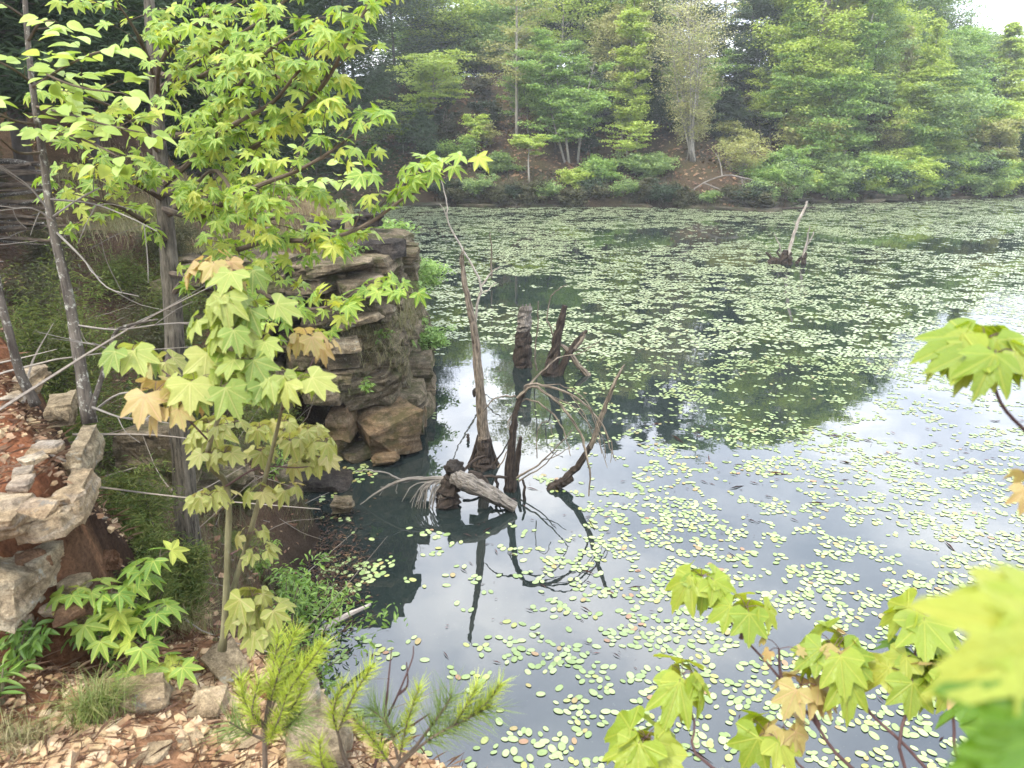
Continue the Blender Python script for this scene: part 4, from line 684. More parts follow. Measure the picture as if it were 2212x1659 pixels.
P = scatter(90000, -7, -.9, 2.35, 8.4, lambda x, y: (1-.75*sst(-3, -4.2, x))* (sdist(x, y, POND) > .05)*(sdist(x, y, BENCH) > .04)*sst(.36, .52, fbm(x*1.5, y*1.5, 3, 77))); g = MB(); blades(g, P, rng.uniform(.06, .26, len(P)), rng.uniform(.0010, .0022, len(P)), .9); tag(g.build('undergrowth_grass', M['undergrass']), kind='stuff')
for k in range(46):
    x_ = random.uniform(-4.6, -1.1); y_ = random.uniform(2.7, 8.2)
    if sdist(np.array([x_]), np.array([y_]), POND)[0] < .12 or sdist(np.array([x_]), np.array([y_]), BENCH)[0] < .1: continue
    if y_ < 3.75 and -.56 < x_/y_ < -.40: continue
    b_ = np.array([x_, y_, gz(x_, y_)-.02]); jn = k % 3 == 0
    UND.append((b_, jn, random.uniform(.2, .5), random.uniform(.12, .3)))
P = scatter(30000, -8, -1.5, 8.8, 18, lambda x, y: (sdist(x, y, POND) > .35)*sst(.38, .55, fbm(x*1.2, y*1.2, 3, 70))); g = MB(); blades(g, P, rng.uniform(.06, .26, len(P)), rng.uniform(.002, .004, len(P)), .9); tag(g.build('headland_grass', M['drygrass']), kind='stuff')
g = MB(); L_ = []
for k in range(5200):
    p, t = along(CLP, rng.uniform(.12, .95)); nn = np.array([t[0][1], -t[0][0], 0]); z = rng.uniform(.9, 1.9); q = p[0]-nn*(.05+.12*rng.random())*1+np.array([0, 0, z])
    if vn(np.array([q[0]*2+q[1]*2]), np.array([z*2.2]), 5)[0] > .52: L_.append(q+nn*.0)
blades(g, np.array(L_), rng.uniform(.08, .24, len(L_)), rng.uniform(.002, .003, len(L_)), 1.2); tag(g.build('cliff_grass', M['drygrass']), kind='stuff')
P = []
for k in range(9000):
    q, t_ = along(FSP, rng.uniform(.03, .97)); nn = np.array([-t_[0][1], t_[0][0]]); r_ = abs(rng.normal(0, 1.1)); P.append(q[0][:2]+nn*(.05+r_))
P = np.array(P); P = P[fbm(P[:, 0]*.5, P[:, 1]*.5, 3, 44) > .44]; P = np.c_[P, hgt(P[:, 0], P[:, 1])]; g = MB(); blades(g, P, rng.uniform(.2, .75, len(P)), rng.uniform(.008, .02, len(P)), 1.0); tag(g.build('bank_grass', M['bankgrass']), kind='stuff')
def sprays(mb, C, rad, per, size, wr, flat=.4, tms=KITE, nj=.5, out_from=None, dz=-.2):
    n = len(C)*per; c = np.repeat(C, per, 0); o = rng.normal(0, 1, (n, 3))*np.repeat(np.broadcast_to(rad, (len(C),)), per)[:, None]*np.array([1, 1, flat])*.6
    P = c+o; a = rng.uniform(0, 6.28, n); D = np.c_[np.cos(a), np.sin(a), rng.normal(dz, .35, n)]
    if out_from is not None: D = D*.7+nz(P-out_from)*.6
    N = np.c_[rng.normal(0, nj, (n, 2)), np.ones(n)]; S = rng.uniform(.65, 1.3, n)*size; place(mb, tms, P, D, N, S, S*wr)
def shrub(name, label, base, H, Rr, n, per, size, mat, wr=.5, cat='shrub', stems=7, tms=KITE, twm='twig', flat=.5, r=.006, group=None):
    root = thing(name, label, cat, base, group); t = MB(); lb = MB(); C = []
    for k in range(stems):
        a = rng.uniform(0, 6.28); e = base+np.array([math.cos(a)*Rr*rng.uniform(.3, 1), math.sin(a)*Rr*rng.uniform(.3, 1), H*rng.uniform(.6, 1)]); q = smooth_path([base, base*.5+e*.5+np.array([0, 0, H*.15]), e], 4); tube(t, q, [r, r*.3], 5)
        p, _ = along(q, rng.uniform(.35, 1, max(1, n//stems))); C.append(p+rng.normal(0, 1, p.shape)*np.array([Rr, Rr, H*.5])*.22)
    sprays(lb, np.concatenate(C), Rr*.22, per, size, wr, flat, tms); lb.build('foliage', M[mat], root); t.build('stems', M[twm], root); return root
for k in range(26):
    x_ = random.uniform(-7.5, -2.6); y_ = random.uniform(4.6, 9.4)
    if sdist(np.array([x_]), np.array([y_]), POND)[0] < .5: continue
    shrub('slope_juniper', 'dark juniper bush on the brushy slope left of the headland', np.array([x_, y_, gz(x_, y_)-.03]), random.uniform(.5, 1.2), random.uniform(.3, .55), 100, 60, .05, ('cedar', 'juniper', 'cedarB')[k % 3], .17, 'shrub', 8, flat=1, group='junipers on the brushy slope')
for b_, jn, h_, r_ in UND: shrub('undergrowth_plant', 'small juniper sprig in the undergrowth of the gully' if jn else 'low leafy plant in the undergrowth of the gully', b_, h_, r_, 34 if jn else 20, 50 if jn else 9, .03 if jn else .05, 'juniper' if jn else 'shrub', .16 if jn else .5, 'plant', 6, KITE if jn else OVAL[1], group='juniper sprigs in the gully' if jn else 'leafy plants in the gully')
def gp(u, v, t): p = W(u, v, t); p[2] = gz(p[0], p[1]); return p
shrub('juniper_shrub', 'bushy green juniper below the bench outcrop', np.array([-1.8, 2.95, 1.9]), .62, .27, 240, 70, .034, 'juniper', .2, stems=9, flat=1)
shrub('juniper_shrub', 'juniper mass hugging the dark wall of the red bank, behind the seedling', np.array([-1.47, 2.62, 1.95]), .5, .2, 200, 60, .03, 'juniper', .2, stems=9, flat=1)
shrub('juniper_shrub', 'small dark juniper left of the grey trunk, deep in the gully', gp(115, 700, 5.0), .8, .4, 90, 60, .045, 'juniper', .16, stems=7, flat=1)
shrub('juniper_shrub', 'yellow-green cedar shrub behind the thin lichened tree', gp(90, 640, 5.2), 1.5, .5, 120, 60, .05, 'juniper', .16, stems=7, flat=1)
shrub('juniper_shrub', 'dark juniper tuft at the foot of the cliff, right of the trunk', gp(560, 760, 7.6), .9, .5, 90, 60, .05, 'juniper', .16, stems=7, flat=1)
shrub('waterside_shrub', 'leafy green shrub spilling toward the water below the cave', gp(640, 1180, 6.0), .75, .5, 60, 22, .06, 'shrub', .5, tms=OVAL[1], stems=12)
shrub('waterside_shrub', 'low tangled shrub with small leaves over the dark shallows', gp(650, 1290, 5.3), .55, .55, 50, 14, .055, 'shrub', .5, tms=OVAL[1], stems=14)
shrub('waterside_shrub', 'thin shrub hanging over floating debris by the driftwood', gp(610, 1390, 4.4), .5, .4, 30, 10, .05, 'shrub', .5, tms=OVAL[1], stems=12)
shrub('broadleaf_weed', 'broad-leaved weed growing from the foot of the red bank', np.array([-1.42, 2.2, 2.2]), .24, .12, 16, 8, .055, 'shrub', .35, 'weed', 6, OVAL[1], 'stemY')
shrub('broadleaf_weed', 'single green weed with upright leaves at the left edge of the gravel', onground(8, 1530), .12, .04, 8, 4, .06, 'shrub', .3, 'weed', 4, OVAL[0], 'stemY')
for (u, v, y, H, Rr, lab) in [(905, 600, 12.0, .55, .45, 'feathery light green bush topping the right edge of the headland'), (880, 720, 11.4, .5, .4, 'feathery bush halfway down the headland edge over the water'), (935, 590, 13.2, .5, .5, 'pale airy bush at the back corner of the headland'), (850, 500, 13.5, .6, .5, 'light green bush on the far end of the headland grass'), (940, 720, 12.4, .4, .45, 'thin green spray leaning out over the lilies from the headland')]:
    shrub('feathery_bush', lab, WY(u, v+25, y)+np.array([-.15, 0, -.1]), H, Rr, 60, 40, .075, 'feather', .42, 'bush', 9)
for (u, v, y, lab) in [(795, 845, 8.6, 'small bright leafed plant rooted in a crack of the cliff'), (830, 740, 8.9, 'leafy sprig growing from the mossy middle of the cliff'), (690, 640, 8.7, 'leafy plant hanging from the upper left ledges of the cliff'), (600, 700, 8.4, 'leafy plant at the shaded left end of the cliff'), (770, 560, 9.0, 'leafy plant behind the broad slab on the headland')]: shrub('cliff_plant', lab, WY(u, v, y), .2, .16, 14, 8, .06, 'shrub', .5, 'plant', 6, OVAL[1])
# floating debris by the shore
g = MB(); P = np.array([WZ(random.gauss(705, 42), random.gauss(1225, 75), .006) for _ in range(2200)]); P[:, 2] = rng.uniform(.004, .02, len(P)); a = rng.uniform(0, 6.28, len(P)); D = np.c_[np.cos(a), np.sin(a), np.zeros(len(P))]; S = rng.uniform(.015, .07, len(P)); place(g, KITE, P, D, np.c_[rng.normal(0, .25, (len(P), 2)), np.ones(len(P))], S, S*rng.uniform(.1, .5, len(P))); tag(g.build('floating_debris', M['debris']), kind='stuff')
# ------------------------------------------------------------------ far trees
def decid(name, label, u, vtop, wpx, t, mat, c0=.25, n=70, per=60, size=.16, bark='barkF', group=None, stems=1, flat=.22, shape='round', lean=0, wr=.55, tr=.05, cat='tree', base=None, droop=0.0):
    b = W(u, 400, t) if base is None else np.array(base, float); b[2] = gz(b[0], b[1])-.05; H = W(u, vtop, t)[2]-b[2]; Rr = wpx*t/FP/2
    root = thing(name, label, cat, b, group); tk = MB(); br = MB(); lb = MB(); C = []; RR = []
    for s in range(stems):
        a = rng.uniform(0, 6.28); sp = 0 if stems == 1 else Rr*rng.uniform(.2, .8)
        top = b+np.array([math.cos(a)*sp+lean, math.sin(a)*sp, H*(1 if s == 0 else rng.uniform(.75, .98))]); mid = (b+top)/2+rng.normal(0, .12, 3)*np.array([1, 1, 0]); q = smooth_path([b+rng.normal(0, .15, 3)*np.array([1, 1, 0])*(stems > 1), mid, top], 5)
        tube(tk, q, [tr*1.25, tr, tr*.6, tr*.15], 7)
        m = n//stems; f = np.sort(rng.uniform(c0, 1, m)); p, _ = along(q, f); x = (f-c0)/(1-c0)
        prof = {'round': np.sqrt(np.clip(1-(2*x-.85)**2/1.5, .02, 1)), 'cone': (1-x)**.8+.08, 'vase': .35+.65*x*(1-.5*(x > .9)), 'open': np.full(m, .8)}[shape]
        if stems > 1: prof = prof*.75
        for i in range(m):
            aa = rng.uniform(0, 6.28); l = Rr*prof[i]*rng.uniform(.55, 1.1); e = p[i]+np.array([math.cos(aa)*l, math.sin(aa)*l, l*(.42-droop)+rng.normal(0, .18)]); 
            tube(br, smooth_path([p[i], (p[i]+e)/2+np.array([0, 0, .08*l]), e], 2), [max(.008, tr*.28), .006], 4, cap=False)
            for ss in (.55, .8, 1.0):
                C.append(p[i]*(1-ss)+e*ss+rng.normal(0, .12*l, 3)*np.array([1, 1, .35])); RR.append(.20*l+.14)
    sprays(lb, np.array(C), np.array(RR), max(1, int(per*(1.15 if t > 25 else .75))), size*.95, wr*1.1, flat, nj=.65)
    tk.build('trunk', M[bark], root, True); br.build('branches', M[bark], root); lb.build('crown', M[mat], root); return root
def conif(name, label, u, vtop, wpx, t, mat='cedarG', n=110, per=80, size=.3, wr=.2, c0=.05, group=None, tr=.09, cat='tree', shape=.75, flat=.5, droop=.1, z0=None):
    b = W(u, 400, t); b[2] = gz(b[0], b[1])-.05; H = max(3, W(u, vtop, t)[2]-b[2]); Rr = wpx*t/FP/2
    root = thing(name, label, cat, b, group); tk = MB(); br = MB(); lb = MB(); top = b+np.array([rng.normal(0, .15), rng.normal(0, .15), H]); q = smooth_path([b, (b+top)/2+rng.normal(0, .08, 3)*np.array([1, 1, 0]), top], 5); tube(tk, q, [tr*1.2, tr*.7, tr*.12], 8)
    f = rng.uniform(c0, 1, n)**.9; p, _ = along(q, f); x = (f-c0)/(1-c0); C = []; RR = []
    for i in range(n):
        aa = rng.uniform(0, 6.28); l = Rr*((1-x[i])**shape+.06)*rng.uniform(.5, 1.15); e = p[i]+np.array([math.cos(aa)*l, math.sin(aa)*l, l*(.22-droop)+rng.normal(0, .1)]); tube(br, smooth_path([p[i], (p[i]+e)/2+np.array([0, 0, .06*l]), e], 2), [max(.007, tr*.18), .005], 4, cap=False)
        for ss in (.4, .65, .85, 1.0): C.append(p[i]*(1-ss)+e*ss+rng.normal(0, .08*l, 3)); RR.append(.16*l+.12)
    sprays(lb, np.array(C), np.array(RR), max(1, int(per*(.7 if t > 25 else .45))), size*(.85 if t > 25 else 1.1), wr*1.2, flat, nj=.9, dz=.1)
    tk.build('trunk', M['barkD'], root, True); br.build('branches', M['barkD'], root); lb.build('crown', M[mat], root); return root
D_ = decid
D_('slope_sapling', 'slender pale-trunked tree with tiered leaves on the brown slope, left of the boulder', 930, 135, 160, 47.5, 'farA', .38, 34, 70, .17, flat=.12, shape='round', lean=.5, tr=.06)
D_('slope_sapling', 'low tiered dogwood with flat leaf layers, left of the slender pale trunk', 875, 225, 110, 46, 'farA', .3, 16, 70, .16, flat=.08, tr=.03, cat='sapling')
D_('tall_tree', 'tall straight pale trunk with thin bronze-yellow crown above the mid shore', 1116, -170, 160, 46, 'farO', .22, 90, 36, .14, shape='open', tr=.085)
D_('maple_tree', 'broad fresh green maple on leaning stems at the middle of the far bank', 1232, 80, 200, 44, 'farB', .2, 80, 80, .17, stems=3, shape='round', tr=.06)
D_('tall_tree', 'tall soft green tree right behind the bronze-yellow crown', 1205, -200, 190, 51, 'farA', .15, 80, 60, .18)
D_('shore_sapling', 'little flat-topped sapling rising from the waterline below the tall pale trunk', 1143, 305, 75, 41.6, 'farA', .7, 16, 60, .14, flat=.12, tr=.05, cat='sapling')
D_('slope_sapling', 'small yellow-green sapling on the bare slope below the boulder', 1030, 255, 60, 44, 'farA', .2, 18, 50, .15, tr=.03, cat='sapling')
D_('ridge_tree', 'light green tree on the ridge with sky beside it', 965, -10, 190, 57, 'farA', .2, 70, 60, .2)
D_('ridge_tree', 'soft green layered tree on the ridge above the boulder', 1040, 30, 170, 62, 'farB', .25, 50, 60, .2, flat=.14)
D_('budding_tree', 'pale many-stemmed tree in yellow bud at the shore', 1490, 5, 225, 43, 'farY', .16, 420, 12, .11, stems=13, shape='vase', tr=.042, flat=.5)
D_('budding_shrub', 'bronze budding shrub at the foot of the pale many-stemmed tree', 1595, 300, 110, 41.6, 'farO', .1, 60, 24, .12, stems=6, flat=.5, tr=.02, cat='shrub')
D_('shore_sapling', 'sparse yellow sapling leaning between maple and budding tree', 1355, 275, 110, 43, 'farA', .4, 18, 36, .15, flat=.12, tr=.03, cat='sapling')
D_('layered_tree', 'big layered yellow-green tree right of the budding tree', 1735, -190, 220, 47, 'farA', .1, 130, 90, .19, flat=.32, tr=.1)
D_('layered_tree', 'low mid green tree hanging over the shore under the big layered tree', 1775, 170, 160, 45.6, 'farB', .05, 90, 70, .17, flat=.3)
D_('layered_tree', 'green tree between budding tree and big layered tree', 1650, -230, 160, 52, 'farB', .1, 90, 70, .2)
D_('layered_tree', 'pale yellow-green tree crowning the middle of the right-hand wood', 1845, -170, 170, 53, 'farA', .1, 100, 70, .2, flat=.35)
D_('layered_tree', 'soft grey-green tree behind the brown cedar', 1925, -100, 160, 57, 'farC', .1, 100, 70, .2)
D_('layered_tree', 'bright tiered tree right of the brown cedar at the shore', 1965, 165, 150, 47.5, 'farA', .05, 90, 80, .18, flat=.13)
D_('layered_tree', 'mid green tree between bright tiered tree and right edge', 2050, 190, 150, 50, 'farB', .05, 90, 70, .18, flat=.3)
D_('tall_tree', 'tall narrow bright green tree against the sky at upper right', 2122, 62, 110, 57, 'farA', .1, 90, 70, .2, shape='cone')
D_('sparse_tree', 'thin-leaved twiggy tree against the sky, left of narrow bright tree', 2040, 30, 190, 59, 'farC', .25, 150, 14, .15, 'barkD', stems=5, shape='vase', tr=.05, flat=.6)
D_('sparse_tree', 'bare twiggy treetop at upper right corner', 2195, 45, 110, 66, 'farY', .5, 120, 4, .12, 'barkD', stems=5, shape='vase', tr=.05, flat=.6)
D_('sparse_tree', 'airy pale twiggy tree above the middle of the right-hand wood', 1985, -10, 160, 61, 'farC', .25, 130, 16, .16, 'barkD', stems=5, shape='vase', tr=.05, flat=.6)
D_('layered_tree', 'bright green tree at the right edge above the lilies', 2190, 240, 130, 51, 'farA', .05, 70, 80, .18, flat=.3)
D_('layered_tree', 'hazy green tree filling the right edge below the twiggy top', 2245, 165, 190, 60, 'farC', .05, 100, 70, .2)
D_('layered_tree', 'pale leafed tree low behind bright tiered tree', 2000, 90, 170, 54, 'farB', .1, 80, 70, .19)
for (u, vt, w, t, mt, lab) in [(985, 330, 150, 44.5, 'farB', 'dark leafy shrub low on the bank under the slender trunk'), (920, 370, 110, 44, 'cedarG', 'dim bush at the left end of the far bank'), (1290, 350, 110, 42, 'farB', 'bush under the maple at the waterline'), (1400, 340, 120, 42.5, 'farC', 'dim shrub left of the pale many-stemmed tree'), (1690, 330, 130, 43.5, 'farB', 'dark green shrub beside the dead tangle on the shore'), (1800, 350, 130, 45, 'farC', 'shadowed shrub under the low mid green tree'), (1890, 330, 130, 45.5, 'farA', 'bright low shrub left of bright tiered tree'), (1960, 350, 120, 46.5, 'farB', 'green shrub hanging over the stone ledge at right'), (2040, 345, 140, 47.5, 'farC', 'grey-green shrub at the shore between bright tiered tree and dark cedar'), (2110, 355, 110, 48.5, 'farB', 'shrub in front of the dark shore cedar'), (1860, 385, 90, 45, 'farB', 'small shrub rooted in the ledge'), (1080, 345, 90, 43, 'farC', 'thin shrub on the bank left of the little flat-topped sapling'), (1240, 385, 90, 41.8, 'farA', 'yellowish shrub at the waterline right of the little flat-topped sapling')]:
    if mt == 'cedarG': conif('shore_shrub', lab, u, vt, w, t, mt, 50, 60, .2, cat='shrub', tr=.03)
    else: D_('shore_shrub', lab, u, vt, w, t, mt, .05, 46, 60, .16, stems=4, tr=.02, cat='shrub', flat=.35)
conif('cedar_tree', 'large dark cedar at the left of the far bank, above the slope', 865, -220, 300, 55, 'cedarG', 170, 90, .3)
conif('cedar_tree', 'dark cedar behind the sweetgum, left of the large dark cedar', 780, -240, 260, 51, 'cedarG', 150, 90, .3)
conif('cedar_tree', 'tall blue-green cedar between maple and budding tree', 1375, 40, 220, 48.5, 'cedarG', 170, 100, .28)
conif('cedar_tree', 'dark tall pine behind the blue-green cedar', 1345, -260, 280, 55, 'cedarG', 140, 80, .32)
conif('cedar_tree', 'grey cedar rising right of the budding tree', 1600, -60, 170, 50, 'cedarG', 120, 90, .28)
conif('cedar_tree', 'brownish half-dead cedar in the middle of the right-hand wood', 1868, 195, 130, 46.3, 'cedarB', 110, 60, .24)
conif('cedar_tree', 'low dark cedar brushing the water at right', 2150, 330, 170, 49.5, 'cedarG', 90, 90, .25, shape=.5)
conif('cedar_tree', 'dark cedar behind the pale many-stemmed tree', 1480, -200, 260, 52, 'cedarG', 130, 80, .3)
for k, (u, vt, t) in enumerate([(640,-200,60),(720,-150,66),(910,-120,68),(980,60,60),(1180,-60,58),(1240,-120,57),(1300,-140,58),(1130,60,59),(1085,-40,64),(1150,-180,60),(1270,-240,60),(1420,-250,60),(1540,-250,58),(1620,-230,62),(1700,-230,58),(1790,-200,60),(1880,-140,63),(1950,-20,66),(2060,110,68),(2140,150,70),(2260,160,72),(2330,150,70),(2400,120,66),(1010,110,66),(1060,120,58),(930,100,62)]):
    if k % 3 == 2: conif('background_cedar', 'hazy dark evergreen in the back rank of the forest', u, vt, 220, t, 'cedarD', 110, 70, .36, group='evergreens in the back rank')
    else: D_('background_tree', 'hazy leafy tree in the back rank of the forest', u, vt, 210, t, ('farC', 'farB')[k % 2], .08, 80, 60, .24, group='leafy trees in the back rank')
def shore_at(s_):
    q, t_ = along(FSP, s_); return q[0], np.array([-t_[0][1], t_[0][0], 0])
for k in range(34):
    q, nn = shore_at(.47+.46*(k+random.random()*.8)/34); q = q+nn*random.uniform(.25, 1.1); d_ = q[1]*math.cos(PIT)+CAMZ*math.sin(PIT); v_ = 0
    hh = random.uniform(.9, 2.4); top = q[2]+hh; b_ = ((top-CAMZ)*math.cos(PIT)+q[1]*math.sin(PIT)); t_ = q[1]*math.cos(PIT)-(top-CAMZ)*math.sin(PIT)
    D_('shore_shrub', 'leafy shrub in the thicket along the foot of the far bank', 1106, 829.5-b_/t_*FP, random.uniform(70, 120), t_, ('farB', 'farC', 'cedarG', 'farB', 'farA')[k % 5], .0, 40, 60, .15, stems=4, tr=.02, cat='shrub', flat=.45, base=(q[0], q[1], 0), group='thicket along the far shore')
for k in range(20):
    q, nn = shore_at(.03+.42*(k+random.random()*.8)/20); q = q+nn*random.uniform(.2, .9); top = q[2]+random.uniform(.5, 1.3); b_ = ((top-CAMZ)*math.cos(PIT)+q[1]*math.sin(PIT)); t_ = q[1]*math.cos(PIT)-(top-CAMZ)*math.sin(PIT)
    D_('bank_shrub', 'low dim shrub overhanging the rocky waterline at the middle of the far bank', 1106, 829.5-b_/t_*FP, random.uniform(45, 100), t_, ('cedarD', 'cedarB', 'farC', 'cedarB')[k % 4], .0, 26, 40, .13, stems=4, tr=.02, cat='shrub', flat=.5, base=(q[0], q[1], 0), group='low shrubs on the middle far bank')
for k in range(44):
    u_ = random.uniform(820, 1640); t_ = random.uniform(44, 54); b_ = gp(u_, 300, t_)
    top = b_[2]+random.uniform(.8, 2.4); bb_ = ((top-CAMZ)*math.cos(PIT)+b_[1]*math.sin(PIT)); tt_ = b_[1]*math.cos(PIT)-(top-CAMZ)*math.sin(PIT)
    D_('slope_shrub', 'scrubby bush on the brown slope across the pond', 1106, 829.5-bb_/tt_*FP, random.uniform(50, 110), tt_, ('farC', 'cedarB', 'cedarD', 'farO')[k % 4], .1, 26, 40, .15, stems=3, tr=.02, cat='shrub', flat=.35, base=b_, group='bushes on the far slope')
for k in range(22):
    u_ = 1640+(2230-1640)*(k+random.random())/22; t_ = random.uniform(44.5, 53) + max(0, (u_-1900)/100); vt_ = random.uniform(60, 290) if u_ < 2000 else random.uniform(170, 300)
    D_('young_tree', 'young leafy tree in the crowded wood along the far right shore', u_, vt_, random.uniform(80, 170), t_, ('farA', 'farB', 'farC', 'farA', 'farO')[k % 5], random.uniform(.05, .3), random.randint(36, 70), 70, random.uniform(.14, .2), ('barkF', 'barkD')[k % 2], shape=('round', 'cone', 'open', 'vase')[k % 4], flat=random.uniform(.12, .4), tr=.05, lean=random.uniform(-.6, .6), group='young trees of the right-hand wood')
for k in range(20):
    u_ = (1640+(2010-1640)*(k+random.random())/14) if k < 14 else random.uniform(1180, 1420); t_ = random.uniform(44.5, 52) + max(0, (u_-1900)/100); vt_ = random.uniform(-150, 60) if u_ < 1880 else random.uniform(40, 160)
    D_('slim_tree', 'tall slim spring-green tree standing in the far shore wood', u_, vt_, random.uniform(70, 120), t_, ('farA', 'farB', 'farA', 'farC', 'farY')[k % 5], random.uniform(.1, .35), random.randint(60, 90), 60, random.uniform(.14, .18), ('barkF', 'barkF', 'barkD')[k % 3], shape=('cone', 'open', 'round')[k % 3], flat=random.uniform(.3, .6), tr=.05, lean=random.uniform(-.8, .8), group='slim trees of the far shore')
for k in range(20):
    u_ = random.uniform(840, 1640); t_ = random.uniform(45, 56); vt_ = random.uniform(90, 260)
    if 955 < u_ < 1110: continue
    D_('slope_tree', 'thin young tree standing on the shaded slope across the pond', u_, vt_, random.uniform(60, 120), t_, ('farB', 'farA', 'farC')[k % 3], random.uniform(.25, .5), random.randint(24, 40), 60, .15, ('barkF', 'barkD')[k % 2], shape=('round', 'cone', 'open')[k % 3], flat=random.uniform(.12, .3), tr=.04, lean=random.uniform(-.5, .5), group='thin trees on the far slope')
for (u_, vt_, w_, t_, lab) in [(1700, 120, 110, 50, 'dark cedar standing between the slim trees, first to the right of the budding tree'), (1810, -20, 120, 54, 'dark cedar rising behind the middle of the right-hand wood'), (1920, 190, 110, 49, 'dark narrow cedar close behind the brownish cedar'), (2010, 230, 110, 50, 'dark cedar in a gap of the right-hand wood, near the shore'), (2085, 160, 110, 55, 'dark cedar below the narrow bright tree at upper right'), (1270, -20, 120, 53, 'dark cedar right behind the leaning maple'), (1165, 120, 110, 52, 'dim cedar in the shade between tall pale trunk and leaning maple'), (1560, 210, 90, 47, 'low dark cedar right of the pale many-stemmed tree')]:
    conif('cedar_tree', lab, u_, vt_, w_, t_, 'cedarD', 110, 80, .26)
# dead tangle on the far shore
t = MB()
for q in ([(1470,432,40.3),(1520,395,40),(1580,378,39.6),(1620,405,39.4),(1645,460,38.6)], [(1520,395,40),(1580,420,39.6),(1620,450,39)], [(1580,378,39.6),(1640,395,39.2),(1660,430,38.8)], [(1480,420,40.3),(1540,430,40),(1590,450,39.4)], [(1560,380,40),(1555,350,40),(1545,330,40)], [(1600,385,39.6),(1615,425,39.2),(1612,450,39)], [(1640,450,38.8),(1652,430,38.8),(1660,410,38.8)], [(1500,410,40.2),(1520,450,39.8),(1535,465,39.6)]): tube(t, poly(q), [.04, .03, .015], 6, .05)
tag(t.build('fallen_tree', M['fallen']), 'fallen bleached tree with limbs arching into the water under the budding tree', 'dead tree')
t = MB(); tube(t, poly([(1650,452,38.2),(1700,450,38.6),(1760,448,39.5)]), [.09, .07, .04], 7, .1); tag(t.build('sunken_log', M['snagD']), 'dark sunken log at the far shore right of the fallen tree', 'log')
# ------------------------------------------------------------------ wood on the left
for k, (u, t, w, vt) in enumerate([(-130,8.5,620,-500),(60,11,560,-500),(215,13.5,480,-450),(-20,16,500,-450),(345,17,420,-420),(470,20,400,-400),(130,20,460,-400),(570,24,360,-350),(290,24,400,-380),(680,30,340,-320),(420,29,380,-350),(540,34,340,-300),(620,40,320,-280),(760,42,300,-260),(20,24,460,-400),(180,30,400,-380)]):
    conif('wood_cedar', 'dark evergreen in the shaded wood behind the leafy sweetgum', u, vt, w, t, 'cedar', 150 if t < 18 else 120, 130 if t < 18 else 80, .10+.006*t, .2, c0=.18 if t < 18 else .05, group='evergreens of the left wood', tr=.11, flat=.6, shape=.45)
t = MB()
for k in range(22):
    v = 350+k*8+random.uniform(-6, 6); lg = MB(); a_ = random.uniform(-14, 10); r_ = random.uniform(.014, .036)
    tube(lg, smooth_path([W(-120, v-a_*1.5, 8.6+random.uniform(-.3, .3)), W(20, v+random.uniform(-8, 8), 8.2), W(115+random.uniform(-60, 45), v+a_, 7.9)], 5), [r_, r_*.9, r_*.4], 7, .16); tag(lg.build('log', M['twig'] if k % 3 else M['barkL']), 'dead grey pole lying in the dark brush heap at the left edge', 'log', 'poles in the brush heap')
# ------------------------------------------------------------------ lily pads
def ell(x, y, u, v, ru, rv):
    c = WZ(u, v); a = WZ(u+ru, v); b = WZ(u, v-rv); return ((x-c[0])/(a[0]-c[0]))**2+((y-c[1])/(b[1]-c[1]))**2
def dens(x, y):
    sd = -sdist(x, y, POND)
    far = sst(11.5, 15.5, y+.25*x)
    d = .37+.20*far+.05*sst(20, 30, y)
    d = d+.17*(1-sst(7.5, 11, y))*sst(-.2, 1.2, x)
    cl = np.ones_like(x)
    for (u, v, ru, rv, s) in [(1030,860,170,130,.03),(960,1000,150,90,.0),(1080,1110,170,60,.05),(1240,960,110,70,.25),(910,1340,150,170,.2),(830,1120,90,60,.1),(1000,1230,120,60,.3),(1145,628,105,32,.05),(1420,505,170,16,.12),(1330,525,90,12,.15),(1640,500,120,20,.3),(2060,528,190,17,.12),(1800,520,90,9,.3),(1700,860,150,45,.35),(1400,880,90,50,.35),(2000,600,60,20,.6),(1180,790,120,40,.3),(1120,470,90,8,.6),(1950,960,120,50,.45),(1560,1010,60,50,.6),(2180,880,200,30,.6)]:
        e = ell(x+(fbm(x*.8, y*.8, 3, 91)-.5)*1.2*np.clip(y/12, .5, 3), y+(fbm(x*.8, y*.8, 3, 92)-.5)*1.2*np.clip(y/12, .5, 3), u, v, ru, rv); cl = np.minimum(cl, s+(1-s)*sst(.8, 1.25, e))
    return d*cl*sst(.0, .3, sd), far
def inview(x, y, m=.2): return (np.abs(x) < (.70*(y+1.5)+m)) & (y > 3.3)
def padset(y0, y1, sp, seed, fs):
    xs = np.arange(-10, 58, sp); ys = np.arange(y0, y1, sp*.74); X, Y = np.meshgrid(xs, ys); X = X+(np.arange(len(ys)) % 2)[:, None]*sp*.5
    x = X.ravel(); y = Y.ravel(); k = inview(x, y, 1.0); x, y = x[k], y[k]; x = x+rng.normal(0, sp*.16, len(x)); y = y+rng.normal(0, sp*.14, len(y))
    d, far = dens(x, y); n = fbm(x*fs*.8+3, y*fs*1.25, 3, seed)*.34+fbm(x*fs*3.2, y*fs*4.2, 3, seed+9)*.66
    # rank the noise so that a density d keeps the top d share
    srt = np.sort(n[::max(1, len(n)//20000)]); rk = np.searchsorted(srt, n)/len(srt)
    k = (rk > 1-d) & (rng.random(len(x)) < .95); x, y = x[k], y[k]; return x, y
NP = 14; an = np.arange(NP)*2*math.pi/NP
